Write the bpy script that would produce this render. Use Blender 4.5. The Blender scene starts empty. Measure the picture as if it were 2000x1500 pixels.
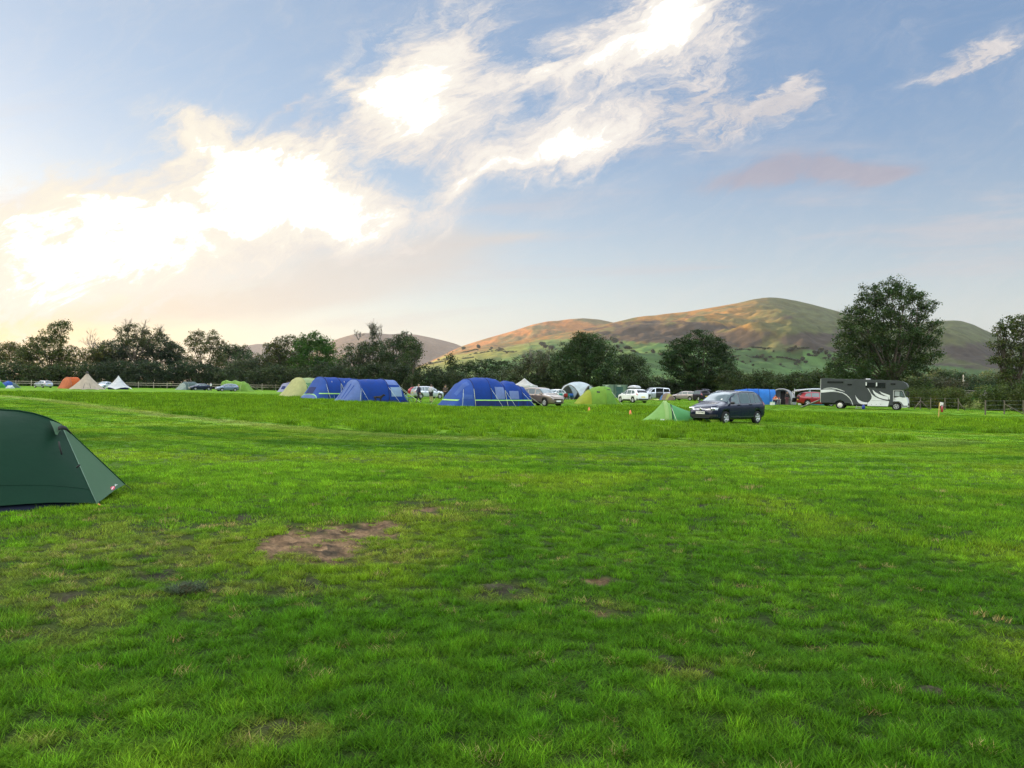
import bpy, bmesh, math, random
import numpy as np
from mathutils import Vector, Matrix, noise as mnoise
R = math.radians
PI = math.pi
random.seed(7)
RNG = np.random.default_rng(11)
scene = bpy.context.scene
DENOISE = True
COL = scene.collection

# ------------------------------------------------------------------ camera
CAM_H, FPX, ROLL, PITCH = 1.6, 1500.0, R(0.92), R(0.267)
CR = Matrix.Rotation(R(90) + PITCH, 3, 'X') @ Matrix.Rotation(ROLL, 3, 'Z')
cam_d = bpy.data.cameras.new('camera'); cam = bpy.data.objects.new('camera', cam_d)
COL.objects.link(cam)
cam_d.sensor_width = 36; cam_d.lens = 36 * FPX / 2000; cam_d.clip_start = 0.1; cam_d.clip_end = 30000
M4 = CR.to_4x4(); M4.translation = (0, 0, CAM_H); cam.matrix_world = M4
scene.camera = cam
scene.cycles.use_denoising = DENOISE
scene.cycles.denoising_prefilter = 'NONE'; scene.cycles.denoising_input_passes = 'RGB_ALBEDO_NORMAL'
scene.cycles.use_adaptive_sampling = False
scene.cycles.sample_clamp_indirect = 6; scene.cycles.max_bounces = 8

def pdir(px, py):
    return CR @ Vector(((px - 1000) / FPX, (750 - py) / FPX, -1))
def uv(px, py):
    d = pdir(px, py); return d.x / d.y, d.z / d.y
def G(px, py):
    """ground point seen at a photograph position"""
    d = pdir(px, py); t = CAM_H / -d.z
    return Vector((d.x * t, d.y * t, 0))
def AT(px, depth, py=760):
    """ground point at a distance in the direction of a photograph column"""
    d = pdir(px, py); return Vector((d.x / d.y * depth, depth, 0))
def P3(px, py, depth):
    d = pdir(px, py); return Vector((d.x / d.y * depth, depth, CAM_H + d.z / d.y * depth))

# ------------------------------------------------------------------ nodes
class NT:
    def __init__(s, tree): s.t = tree; s.n = tree.nodes; s.l = tree.links
    def new(s, ty, **kw):
        n = s.n.new(ty)
        for k, v in kw.items(): setattr(n, k, v)
        return n
    def put(s, sock, v):
        if v is None: return
        if hasattr(v, 'links') or hasattr(v, 'is_linked'): s.l.new(v, sock)
        else:
            if isinstance(v, (tuple, list)) and len(v) == 3 and sock.type == 'RGBA': v = (*v, 1)
            sock.default_value = v
    def math(s, op, a, b=None, c=None, clamp=False):
        n = s.new('ShaderNodeMath', operation=op, use_clamp=clamp)
        for i, v in enumerate((a, b, c)): s.put(n.inputs[i], v) if v is not None else None
        return n.outputs[0]
    def vmath(s, op, a, b=None, out=0):
        n = s.new('ShaderNodeVectorMath', operation=op)
        s.put(n.inputs[0], a)
        if b is not None: s.put(n.inputs[1], b)
        return n.outputs[out]
    def mix(s, f, a, b, ty='RGBA', blend='MIX'):
        n = s.new('ShaderNodeMix', data_type=ty)
        if ty == 'RGBA':
            n.blend_type = blend; i = (0, 6, 7); o = 2
        else: i = (0, 2, 3); o = 0
        s.put(n.inputs[i[0]], f); s.put(n.inputs[i[1]], a); s.put(n.inputs[i[2]], b)
        return n.outputs[o]
    def noise(s, vec, scale, detail=3, rough=.55, dist=0, out=0, lac=2.0):
        n = s.new('ShaderNodeTexNoise'); s.put(n.inputs['Vector'], vec)
        n.inputs['Scale'].default_value = scale; n.inputs['Detail'].default_value = detail
        n.inputs['Roughness'].default_value = rough; n.inputs['Distortion'].default_value = dist
        n.inputs['Lacunarity'].default_value = lac
        return n.outputs[out]
    def ramp(s, f, lo, hi, a=0., b=1., smooth=True):
        n = s.new('ShaderNodeMapRange', interpolation_type='SMOOTHSTEP' if smooth else 'LINEAR')
        s.put(n.inputs[0], f)
        for i, v in zip((1, 2, 3, 4), (lo, hi, a, b)): s.put(n.inputs[i], v)
        return n.outputs[0]
    def mapping(s, vec, loc=(0,0,0), rot=(0,0,0), scale=(1,1,1), ty='POINT'):
        n = s.new('ShaderNodeMapping', vector_type=ty); s.put(n.inputs['Vector'], vec)
        if ty in ('POINT', 'TEXTURE'): n.inputs['Location'].default_value = loc
        n.inputs['Rotation'].default_value = rot; n.inputs['Scale'].default_value = scale
        return n.outputs[0]
    def sep(s, v):
        n = s.new('ShaderNodeSeparateXYZ'); s.put(n.inputs[0], v); return n.outputs
    def comb(s, x, y, z=0.):
        n = s.new('ShaderNodeCombineXYZ')
        for i, v in enumerate((x, y, z)): s.put(n.inputs[i], v)
        return n.outputs[0]
    def cramp(s, f, stops):
        n = s.new('ShaderNodeValToRGB'); s.put(n.inputs[0], f); e = n.color_ramp.elements
        while len(e) < len(stops): e.new(.5)
        for q, (p, c) in zip(e, stops): q.position = p; q.color = (*c, 1)
        return n.outputs[0]

def lin(r, g, b):
    f = lambda c: (c / 255 / 12.92) if c / 255 <= .04045 else ((c / 255 + .055) / 1.055) ** 2.4
    return (f(r), f(g), f(b))

# ------------------------------------------------------------------ light
SUN_AZ, SUN_EL = R(-54), R(7.0)
EXPO = 2.4
scene.view_settings.view_transform = 'Standard'; scene.view_settings.look = 'None'
scene.view_settings.exposure = EXPO; scene.view_settings.gamma = 1
sun_d = bpy.data.lights.new('sun', 'SUN'); sun_d.energy = 5; sun_d.angle = R(.6); sun_d.color = (1, .62, .34)
sun = bpy.data.objects.new('sun', sun_d); COL.objects.link(sun)
sv = Vector((math.sin(SUN_AZ) * math.cos(SUN_EL), math.cos(SUN_AZ) * math.cos(SUN_EL), math.sin(SUN_EL)))
sun.rotation_euler = sv.to_track_quat('Z', 'Y').to_euler()
sun.location = sv * 300

def make_world():
    w = bpy.data.worlds.new('World'); scene.world = w; w.use_nodes = True
    t = NT(w.node_tree); t.n.clear()
    sky = t.new('ShaderNodeTexSky', sky_type='NISHITA', sun_disc=False)
    sky.sun_elevation = SUN_EL; sky.sun_rotation = SUN_AZ % (2 * PI); sky.altitude = 150
    sky.air_density = 1.0; sky.dust_density = .6; sky.ozone_density = 1.6
    tc = t.new('ShaderNodeTexCoord'); d = tc.outputs['Generated']
    x, y, z = t.sep(d)[:3]
    # work in (u, v): the direction seen on a wall of unit distance to the north
    yy = t.math('MAXIMUM', y, .06)
    u = t.math('DIVIDE', x, yy); v = t.math('DIVIDE', z, yy)
    q = t.comb(u, v)
    front = t.ramp(y, .1, .4)
    up = t.ramp(z, -.01, .03)
    K = 1 / (2 ** EXPO)
    # warp
    st = t.mapping(q, rot=(0, 0, R(20)), scale=(1, .5, 1), ty='TEXTURE')
    n1 = t.noise(st, 3.2, 6, .6, .6, out=1)
    n2 = t.noise(st, 11, 6, .62, .9, out=1)
    w1 = t.vmath('MULTIPLY', t.vmath('SUBTRACT', n1, (.5, .5, .5)), (.22, .13, 0))
    w2 = t.vmath('MULTIPLY', t.vmath('SUBTRACT', n2, (.5, .5, .5)), (.075, .06, 0))
    qw = t.vmath('ADD', t.vmath('ADD', q, w1), w2)
    qs = t.vmath('ADD', q, t.vmath('MULTIPLY', w1, (.6, .6, 0)))
    fib = t.noise(t.mapping(t.vmath('ADD', q, w1), rot=(0, 0, R(30)), scale=(1, .36, 1), ty='TEXTURE'), 7, 8, .66, 1.2)
    fib2 = t.noise(t.mapping(qw, rot=(0, 0, R(38)), scale=(1, .45, 1), ty='TEXTURE'), 18, 8, .7, .8)
    def field(blobs, vec):
        acc = None
        for (px, py, a, b, ang, wt) in blobs:
            cu, cv = uv(px, py)
            m = t.mapping(vec, loc=(cu, cv, 0), rot=(0, 0, R(ang)), scale=(a / FPX, b / FPX, 1), ty='TEXTURE')
            g = t.new('ShaderNodeTexGradient', gradient_type='QUADRATIC_SPHERE'); t.l.new(m, g.inputs[0])
            acc = t.math('MULTIPLY', g.outputs['Fac'], wt) if acc is None else t.math('MULTIPLY_ADD', g.outputs['Fac'], wt, acc)
        return acc
    A = [(60, 490, 600, 190, 6, 1.35), (330, 440, 460, 150, 10, 1.3), (470, 318, 230, 115, -28, 1.6), (600, 350, 260, 85, -14, 1.2),
         (230, 385, 230, 60, -8, .8), (640, 430, 330, 90, 4, 1.2), (760, 425, 170, 70, 6, .6), (120, 570, 520, 90, 8, .5), (30, 415, 120, 40, 0, .8),
         (810, 185, 215, 160, 10, 1.75), (770, 225, 160, 105, -20, .9), (900, 90, 190, 130, 40, .55), (660, 160, 90, 45, -20, .5),
         (1320, 25, 205, 140, 20, 1.8), (1160, 105, 235, 90, 24, 1.35), (1050, 135, 130, 60, 24, .6),
         (1095, 262, 215, 110, 12, 1.45), (980, 318, 190, 56, 20, 1.2), (890, 355, 80, 34, 16, .9), (1200, 235, 170, 90, 20, .3)]
    D = [(1440, 225, 360, 70, 18, 1.9), (1560, 175, 150, 60, 20, 1.3), (1370, 165, 150, 90, 35, 1.1), (1250, 225, 260, 110, 20, .9),
         (1940, 115, 220, 55, 18, 1.3), (1860, 160, 200, 30, 12, .7), (560, 220, 110, 36, 0, .8), (900, 120, 260, 170, 35, .8), (740, 280, 260, 90, -10, .6),
         (600, 280, 150, 80, 30, .7), (1400, 60, 260, 120, 30, .6), (860, 290, 160, 80, 0, .5), (330, 320, 130, 40, -20, .5)]
    C = [(1490, 350, 300, 52, 7, 1.3), (1600, 322, 240, 46, -3, 1.0), (1715, 348, 150, 44, 14, 1.1)]
    B = [(700, 520, 560, 110, 4, 1.1), (560, 590, 700, 80, 4, .9), (880, 470, 230, 90, 8, .8), (1020, 465, 170, 22, 3, .6), (300, 620, 600, 70, 0, .6)]
    fa0 = field([(x_, y_, a_ * 1.16, b_ * 1.22, g_, w_) for x_, y_, a_, b_, g_, w_ in A], qw)
    fa = t.math('ADD', fa0, t.math('MULTIPLY', t.math('ADD', t.math('MULTIPLY_ADD', fib, 2.2, -1.1), t.math('MULTIPLY_ADD', fib2, 1.25, -.62)), t.ramp(fa0, 0., .25, .25, 1.)))
    fd = t.math('MULTIPLY', field(D, qw), t.math('ADD', t.ramp(fib, .3, .7, 0, .75), t.ramp(fib2, .35, .65, 0, .45)))
    fc = t.math('MULTIPLY', field(C, qs), t.ramp(fib, .25, .6, .35, 1.))
    fb = field(B, qs)
    da = t.ramp(fa, -.10, .85); body = t.ramp(fa, .45, 1.15); core = t.ramp(fa, 1.05, 1.9)
    dd = t.ramp(fd, .02, .75, 0, .85); dc = t.ramp(fc, .08, .7, 0, .62); db = t.ramp(fb, .1, .9, 0, .7)
    # long thin streaks low in the sky
    el = t.math('ARCSINE', z)
    stk = t.noise(t.mapping(q, rot=(0, 0, R(5)), scale=(1, .11, 1), ty='TEXTURE'), 2.2, 5, .6, .4)
    ds = t.math('MULTIPLY', t.ramp(stk, .48, .68, 0, .5), t.math('MULTIPLY', t.ramp(v, .02, .1), t.ramp(v, .42, .2)))
    c = lambda r, g, b, k=1.: tuple(k * K * e for e in lin(r, g, b))
    # clear sky: Nishita, lifted and cooled the way the evening sky behind the cloud looks
    base = t.mix(1., sky.outputs[0], SKY_TINT, blend='MULTIPLY')
    base = t.vmath('SCALE', base, None); base.node.inputs['Scale'].default_value = SKY_STR
    az = t.math('ARCTAN2', x, t.math('MAXIMUM', y, .0001))
    side = t.ramp(az, R(-36), R(26))
    high = t.mix(side, c(163, 178, 197), c(120, 151, 192)); low = t.mix(side, c(214, 200, 186), c(199, 201, 202))
    base = t.mix(.62, base, t.mix(t.ramp(el, R(2), R(21)), low, high))
    # thin veil that pales the sky towards the horizon, warmer on the sun's side
    warm = t.ramp(az, R(-40), R(8), 1, 0)
    veilcol = t.mix(warm, c(205, 212, 218), c(242, 212, 174, 1.))
    s1 = t.mix(t.math('MULTIPLY', t.ramp(el, R(-1), R(9), .5, 0.), up), base, veilcol)
    glow = t.math('MULTIPLY', t.ramp(az, R(-42), R(-14), 1, 0), t.ramp(el, R(2), R(11), 1, 0))
    s1 = t.mix(t.math('MULTIPLY', glow, .9), s1, c(250, 214, 110, .95))
    s1 = t.mix(ds, s1, t.mix(warm, c(210, 203, 205), c(240, 215, 195)))
    s1 = t.mix(db, s1, t.mix(warm, c(218, 212, 206), c(244, 222, 196)))
    s1 = t.mix(dc, s1, c(182, 168, 176))
    s1 = t.mix(dd, s1, t.mix(t.ramp(fib, .4, .75), c(214, 208, 208), c(246, 236, 228)))
    soft = t.mix(warm, c(236, 229, 224), c(250, 240, 222))
    hot = t.mix(body, soft, t.mix(core, t.mix(warm, c(252, 247, 238), c(255, 248, 226)), c(255, 252, 238, CLOUD_HOT)))
    s1 = t.mix(da, s1, hot)
    # added broken cloud, unseen and extra bright, to light the grass
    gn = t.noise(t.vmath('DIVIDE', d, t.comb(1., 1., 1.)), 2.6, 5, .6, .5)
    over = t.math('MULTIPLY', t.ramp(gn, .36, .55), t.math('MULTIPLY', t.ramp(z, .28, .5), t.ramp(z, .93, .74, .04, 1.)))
    out_of = t.mix(over, s1, t.mix(t.ramp(az, R(-110), R(-20), 0, 1), c(255, 246, 232, CLOUD_FILL), c(232, 240, 250, CLOUD_FILL)))
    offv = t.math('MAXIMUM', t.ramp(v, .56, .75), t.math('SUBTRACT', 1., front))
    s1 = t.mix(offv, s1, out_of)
    s1 = t.mix(t.ramp(z, -.03, -.01, 1, 0), s1, c(70, 84, 50, .5))
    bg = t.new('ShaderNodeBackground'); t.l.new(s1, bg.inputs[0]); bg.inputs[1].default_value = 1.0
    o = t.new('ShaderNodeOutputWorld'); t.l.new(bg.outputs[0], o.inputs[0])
    w.cycles.sampling_method = 'MANUAL'; w.cycles.sample_map_resolution = 1024
SKY_STR, SKY_TINT, CLOUD_HOT, CLOUD_FILL = .060, (.98, .97, 1.02), 4.5, 5.6
make_world()
# ------------------------------------------------------------------ helpers
def _hash(ix, iy, s):
    h = (ix.astype(np.int64) * 374761393 + iy.astype(np.int64) * 668265263 + s * 974634777) & 0xffffffff
    h = ((h ^ (h >> 13)) * 1274126177) & 0xffffffff
    return (h ^ (h >> 16)) & 0xffffffff
def pn(x, y, seed=0):
    """gradient noise, about -0.7 .. 0.7"""
    x = np.asarray(x, float); y = np.asarray(y, float)
    ix = np.floor(x); iy = np.floor(y); fx = x - ix; fy = y - iy
    ux = fx * fx * fx * (fx * (fx * 6 - 15) + 10); uy = fy * fy * fy * (fy * (fy * 6 - 15) + 10)
    def g(a, b):
        an = _hash(ix + a, iy + b, seed) / 4294967296. * 2 * PI
        return np.cos(an) * (fx - a) + np.sin(an) * (fy - b)
    return (g(0, 0) * (1 - ux) + g(1, 0) * ux) * (1 - uy) + (g(0, 1) * (1 - ux) + g(1, 1) * ux) * uy
def fbm(x, y, seed=0, o=4, gain=.5):
    a = 1; r = 0
    for k in range(o):
        r = r + a * pn(x * 2 ** k, y * 2 ** k, seed + k * 17); a *= gain
    return r
def sst(v, a, b):
    t = np.clip((np.asarray(v, float) - a) / (b - a), 0, 1); return t * t * (3 - 2 * t)
def gz(x, y):
    """height of the ground"""
    return .95 * sst(y, 84, 118) * sst(x, 40, 54)
def on(p, dz=0):
    return Vector((p[0], p[1], float(gz(p[0], p[1])) + dz))

def tag(o, label=None, cat=None, group=None, kind=None):
    for k, v in (('label', label), ('category', cat), ('group', group), ('kind', kind)):
        if v: o[k] = v
    return o
def link(name, me, parent=None, mat=None):
    o = bpy.data.objects.new(name, me); COL.objects.link(o)
    if parent is not None: o.parent = parent
    if mat is not None and me is not None and not me.materials:
        for m in (mat if isinstance(mat, (list, tuple)) else [mat]): me.materials.append(m)
    return o
def empty(name, loc, rz=0, scale=1):
    o = bpy.data.objects.new(name, None); COL.objects.link(o)
    o.location = loc; o.rotation_euler = (0, 0, rz); o.scale = (scale,) * 3
    o.empty_display_size = .1
    return o
def thing(name, loc, label, cat, group=None, rz=0, scale=1):
    return tag(empty(name, loc, rz, scale), label, cat, group)
def copy_tree(o, parent=None):
    c = o.copy(); COL.objects.link(c); c.parent = parent
    for ch in o.children: copy_tree(ch, c)
    return c
def npmesh(name, co, quads, smooth=False):
    """mesh of equal-sided faces from arrays"""
    co = np.ascontiguousarray(co, np.float32); quads = np.ascontiguousarray(quads, np.int32)
    k = quads.shape[1]; me = bpy.data.meshes.new(name)
    me.vertices.add(len(co)); me.vertices.foreach_set('co', co.ravel())
    me.loops.add(quads.size); me.loops.foreach_set('vertex_index', quads.ravel())
    me.polygons.add(len(quads)); me.polygons.foreach_set('loop_start', np.arange(0, quads.size, k, dtype=np.int32))
    me.polygons.foreach_set('loop_total', np.full(len(quads), k, np.int32))
    if smooth: me.polygons.foreach_set('use_smooth', np.ones(len(quads), bool))
    me.update(calc_edges=True); me.validate()
    return me
class MB:
    """collects shapes into one mesh"""
    def __init__(s): s.v = []; s.f = []; s.sm = []
    def add(s, vs, fs, smooth=False):
        o = len(s.v); s.v += [tuple(v) for v in vs]
        s.f += [tuple(i + o for i in f) for f in fs]; s.sm += [smooth] * len(fs); return s
    def box(s, c, d, rot=None, bev=0):
        x, y, z = d[0] / 2, d[1] / 2, d[2] / 2
        vs = [Vector(p) for p in ((-x,-y,-z),(x,-y,-z),(x,y,-z),(-x,y,-z),(-x,-y,z),(x,-y,z),(x,y,z),(-x,y,z))]
        if rot is not None: vs = [rot @ v for v in vs]
        return s.add([v + Vector(c) for v in vs], [(0,3,2,1),(4,5,6,7),(0,1,5,4),(1,2,6,5),(2,3,7,6),(3,0,4,7)])
    def tube(s, pts, r, n=6, cap=True, smooth=True):
        pts = [Vector(p) for p in pts]; rs = r if isinstance(r, (list, tuple)) else [r] * len(pts)
        vs = []; fs = []; ref = None
        for i, p in enumerate(pts):
            d = (pts[min(i + 1, len(pts) - 1)] - pts[max(i - 1, 0)]).normalized()
            if ref is None: ref = Vector((0, 0, 1)) if abs(d.z) < .9 else Vector((1, 0, 0))
            a = d.cross(ref).normalized(); b = d.cross(a).normalized(); ref = b.cross(d) if False else ref
            for k in range(n):
                t = 2 * PI * k / n; vs.append(p + (a * math.cos(t) + b * math.sin(t)) * rs[i])
        for i in range(len(pts) - 1):
            for k in range(n):
                fs.append((i * n + k, i * n + (k + 1) % n, (i + 1) * n + (k + 1) % n, (i + 1) * n + k))
        if cap: fs += [tuple(range(n))[::-1], tuple((len(pts) - 1) * n + k for k in range(n))]
        return s.add(vs, fs, smooth)
    def lathe(s, prof, n=16, axis='z', c=(0, 0, 0), smooth=True):
        """prof = (radius, height) pairs turned about an axis"""
        vs = []; fs = []
        for (r, h) in prof:
            for k in range(n):
                a = 2 * PI * k / n; p = (r * math.cos(a), r * math.sin(a), h)
                if axis == 'y': p = (p[0], p[2], p[1])
                if axis == 'x': p = (p[2], p[0], p[1])
                vs.append((p[0] + c[0], p[1] + c[1], p[2] + c[2]))
        m = len(prof)
        for i in range(m - 1):
            for k in range(n): fs.append((i * n + k, i * n + (k + 1) % n, (i + 1) * n + (k + 1) % n, (i + 1) * n + k))
        if prof[0][0] > 1e-4: fs.append(tuple(range(n))[::-1])
        if prof[-1][0] > 1e-4: fs.append(tuple((m - 1) * n + k for k in range(n)))
        return s.add(vs, fs, smooth)
    def grid(s, rows, smooth=True, close=False):
        """rows of points -> quads"""
        vs = [p for r in rows for p in r]; n = len(rows[0]); fs = []
        for i in range(len(rows) - 1):
            for k in range(n if close else n - 1):
                fs.append((i * n + k, i * n + (k + 1) % n, (i + 1) * n + (k + 1) % n, (i + 1) * n + k))
        return s.add(vs, fs, smooth)
    def prism(s, poly, thick, place):
        """2D outline -> flat plate; place(a, b, h) gives the 3D point"""
        n = len(poly)
        vs = [place(a, b, 0) for a, b in poly] + [place(a, b, thick) for a, b in poly]
        fs = [tuple(range(n))[::-1], tuple(range(n, 2 * n))] + [(i, (i + 1) % n, n + (i + 1) % n, n + i) for i in range(n)]
        return s.add(vs, fs)
    def mesh(s, name):
        me = bpy.data.meshes.new(name); me.from_pydata([tuple(v) for v in s.v], [], s.f)
        me.polygons.foreach_set('use_smooth', s.sm); me.update(); me.validate()
        bm = bmesh.new(); bm.from_mesh(me); bmesh.ops.recalc_face_normals(bm, faces=bm.faces); bm.to_mesh(me); bm.free()
        return me
    def build(s, name, mat, parent=None, bevel=0, solid=0):
        o = link(name, s.mesh(name), parent, mat)
        if solid:
            m = o.modifiers.new('thickness', 'SOLIDIFY'); m.thickness = solid; m.offset = 0
        if bevel:
            m = o.modifiers.new('bevel', 'BEVEL'); m.width = bevel; m.segments = 2; m.limit_method = 'ANGLE'; m.angle_limit = R(40)
        return o

_M = {}
def mat(name, col, rough=.6, metal=0., spec=.5, var=.12, scale=3., bump=0., bscale=40., trans=0., coat=0., detail=4):
    """painted / woven / metal surface with a little uneven colour and grain"""
    if name in _M: return _M[name]
    m = bpy.data.materials.new(name); m.use_nodes = True; t = NT(m.node_tree); t.n.clear()
    tc = t.new('ShaderNodeTexCoord').outputs['Object']
    n = t.noise(tc, scale, detail, .6)
    c0 = tuple(max(0, e * (1 - var)) for e in col); c1 = tuple(min(1, e * (1 + var)) for e in col)
    c = t.mix(t.ramp(n, .3, .7), c0, c1)
    b = t.new('ShaderNodeBsdfPrincipled'); t.l.new(c, b.inputs['Base Color'])
    t.put(b.inputs['Roughness'], t.ramp(n, .2, .8, max(.02, rough * .85), min(1, rough * 1.15)))
    b.inputs['Metallic'].default_value = metal; b.inputs['Specular IOR Level'].default_value = spec
    b.inputs['Coat Weight'].default_value = coat; b.inputs['Coat Roughness'].default_value = .05
    if bump:
        bp = t.new('ShaderNodeBump'); bp.inputs['Strength'].default_value = bump; bp.inputs['Distance'].default_value = .02
        t.l.new(t.noise(tc, bscale, 3), bp.inputs['Height']); t.l.new(bp.outputs[0], b.inputs['Normal'])
    s = b.outputs[0]
    if trans:
        tr = t.new('ShaderNodeBsdfTranslucent'); t.l.new(c, tr.inputs[0])
        mx = t.new('ShaderNodeMixShader'); mx.inputs[0].default_value = trans
        t.l.new(s, mx.inputs[1]); t.l.new(tr.outputs[0], mx.inputs[2]); s = mx.outputs[0]
    o = t.new('ShaderNodeOutputMaterial'); t.l.new(s, o.inputs[0])
    _M[name] = m; return m
def attr_mat(name, attr, kind='GEOMETRY', trans=0., rough=.7, extra=None, spec=.3, bump=0, bscale=20):
    if name in _M: return _M[name]
    m = bpy.data.materials.new(name); m.use_nodes = True; t = NT(m.node_tree); t.n.clear()
    a = t.new('ShaderNodeAttribute', attribute_name=attr, attribute_type=kind).outputs['Color']
    if extra: a = extra(t, a)
    b = t.new('ShaderNodeBsdfPrincipled'); t.l.new(a, b.inputs['Base Color']); b.inputs['Roughness'].default_value = rough
    b.inputs['Specular IOR Level'].default_value = spec
    if bump:
        bp = t.new('ShaderNodeBump'); bp.inputs['Strength'].default_value = bump; bp.inputs['Distance'].default_value = .03
        pos = t.new('ShaderNodeNewGeometry').outputs['Position']
        t.l.new(t.noise(pos, bscale, 4, .65), bp.inputs['Height']); t.l.new(bp.outputs[0], b.inputs['Normal'])
    s = b.outputs[0]
    if trans:
        tr = t.new('ShaderNodeBsdfTranslucent'); t.l.new(a, tr.inputs[0])
        mx = t.new('ShaderNodeMixShader'); mx.inputs[0].default_value = trans
        t.l.new(s, mx.inputs[1]); t.l.new(tr.outputs[0], mx.inputs[2]); s = mx.outputs[0]
    o = t.new('ShaderNodeOutputMaterial'); t.l.new(s, o.inputs[0]); _M[name] = m; return m
def set_col(me, name, arr, domain='POINT'):
    a = me.color_attributes.new(name, 'FLOAT_COLOR', domain)
    arr = np.asarray(arr, np.float32)
    if arr.shape[1] == 3: arr = np.hstack([arr, np.ones((len(arr), 1), np.float32)])
    a.data.foreach_set('color', arr.ravel())

# ------------------------------------------------------------------ the field
CRi = np.array(CR.transposed())
def proj(x, y, z=0.):
    """where a ground point stands in the photograph (used once, to carry measured outlines onto the ground)"""
    d = np.stack([x, y, np.zeros_like(x) + z - CAM_H], -1) @ CRi.T
    w = np.maximum(-d[..., 2], .05)
    return 1000 + FPX * d[..., 0] / w, 750 - FPX * d[..., 1] / w
def gpoly(pts): return np.array([tuple(G(*p))[:2] for p in pts])
ISLAND = gpoly([(-260,764),(-150,767),(0,771),(120,781),(250,797),(380,812),(500,823),(620,835),(700,842),(800,848),(900,852),(1050,857),(1200,861),
    (1350,864),(1500,866),(1650,866),(1750,864),(1815,860),(1700,851),(1600,843),(1500,836),(1400,826),(1330,821),(1250,815),(1150,809),(1050,805.5),(980,803.5),
    (960,797),(860,796),(780,788),(660,781),(500,772),(250,766),(0,762),(-260,758)])
STRIP = gpoly([(985,800),(1150,804),(1231,808.5),(1300,812),(1400,818),(1500,824),(1620,831),(1720,836),(1850,842),(2000,849),(2300,861),(2300,834),(2000,822),
    (1850,818),(1720,812),(1600,808),(1500,804),(1400,800),(1300,796),(1200,792),(1100,797)])
def sdist(x, y, P):
    """signed distance to an outline, negative inside"""
    d = np.full(x.shape, 1e9); ins = np.zeros(x.shape, bool)
    for i in range(len(P)):
        a = P[i]; b = P[(i + 1) % len(P)]; e = b - a
        t = np.clip(((x - a[0]) * e[0] + (y - a[1]) * e[1]) / (e @ e), 0, 1)
        d = np.minimum(d, np.hypot(x - a[0] - t * e[0], y - a[1] - t * e[1]))
        c = ((a[1] <= y) != (b[1] <= y))
        xi = a[0] + (y - a[1]) / (b[1] - a[1] + 1e-12) * e[0]
        ins ^= c & (x < xi)
    return np.where(ins, -d, d)
BARE = [(605,1060,88,30,1.),(675,1042,95,20,1.),(735,1028,58,12,1.),(560,1068,60,24,.85),(640,1074,70,22,.95),(535,1088,40,20,.6),(655,1100,130,11,.55),(520,1075,26,30,.6),
        (1172,1139,46,8,.85),(160,1057,34,9,.5),(1150,1200,60,8,.45),(140,1180,70,14,.45),(840,998,75,13,.5),(300,1128,60,10,.4)]
MUD = [(470,1012,50,7,.8),(345,1033,48,7,.55),(490,1020,25,6,.8),(310,1128,60,12,.85),(365,1148,34,20,1.),(712,1031,46,5,.7),(650,1070,22,8,.7),(455,1120,34,8,.7),(590,1140,90,16,.55),(985,1152,56,11,.9),(645,1040,40,9,.5),(645,1075,24,8,.8),
       (1350,1302,75,14,.9),(1300,1290,40,8,.6),(1420,1312,70,10,.55),(15,1048,22,8,.7),(1290,1068,60,7,.6),(1130,1030,30,5,.4),(1380,990,22,9,.6),(1820,1350,36,16,.7),(560,1415,60,14,.6),(275,1090,20,10,.5),(1760,1440,120,14,.35),
       (1560,1420,90,12,.3),(110,1170,60,14,.5),(1070,1028,60,4,.4),(1250,1000,70,4,.35),(1960,1340,60,14,.4)]
DRY = [(300,1080,330,75,.7),(120,1150,200,110,.65),(560,1440,110,34,.8),(60,1450,120,30,.9),(840,1000,170,26,.6),(640,1075,240,70,.55),(500,1130,200,40,.6),(1150,1195,90,24,.6),(1420,1310,170,34,.4),(1000,1155,120,26,.4),
       (430,1190,120,22,.5),(1360,1260,200,30,.25),(1200,985,120,20,.3),(60,1240,110,40,.5)]
def patches(L, px, py, x, y, seed, amp=.55, fr=2.2):
    n = fbm(x * fr, y * fr, seed, 6, .72); r = np.zeros_like(px)
    for cx, cy, a, b, s in L:
        q = ((px - cx) / a) ** 2 + ((py - cy) / b) ** 2
        r = np.maximum(r, s * np.clip(1.35 - np.sqrt(q), 0, 1))
    return sst(r + n * amp * np.minimum(1, r * 3), .12, .80)
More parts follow.
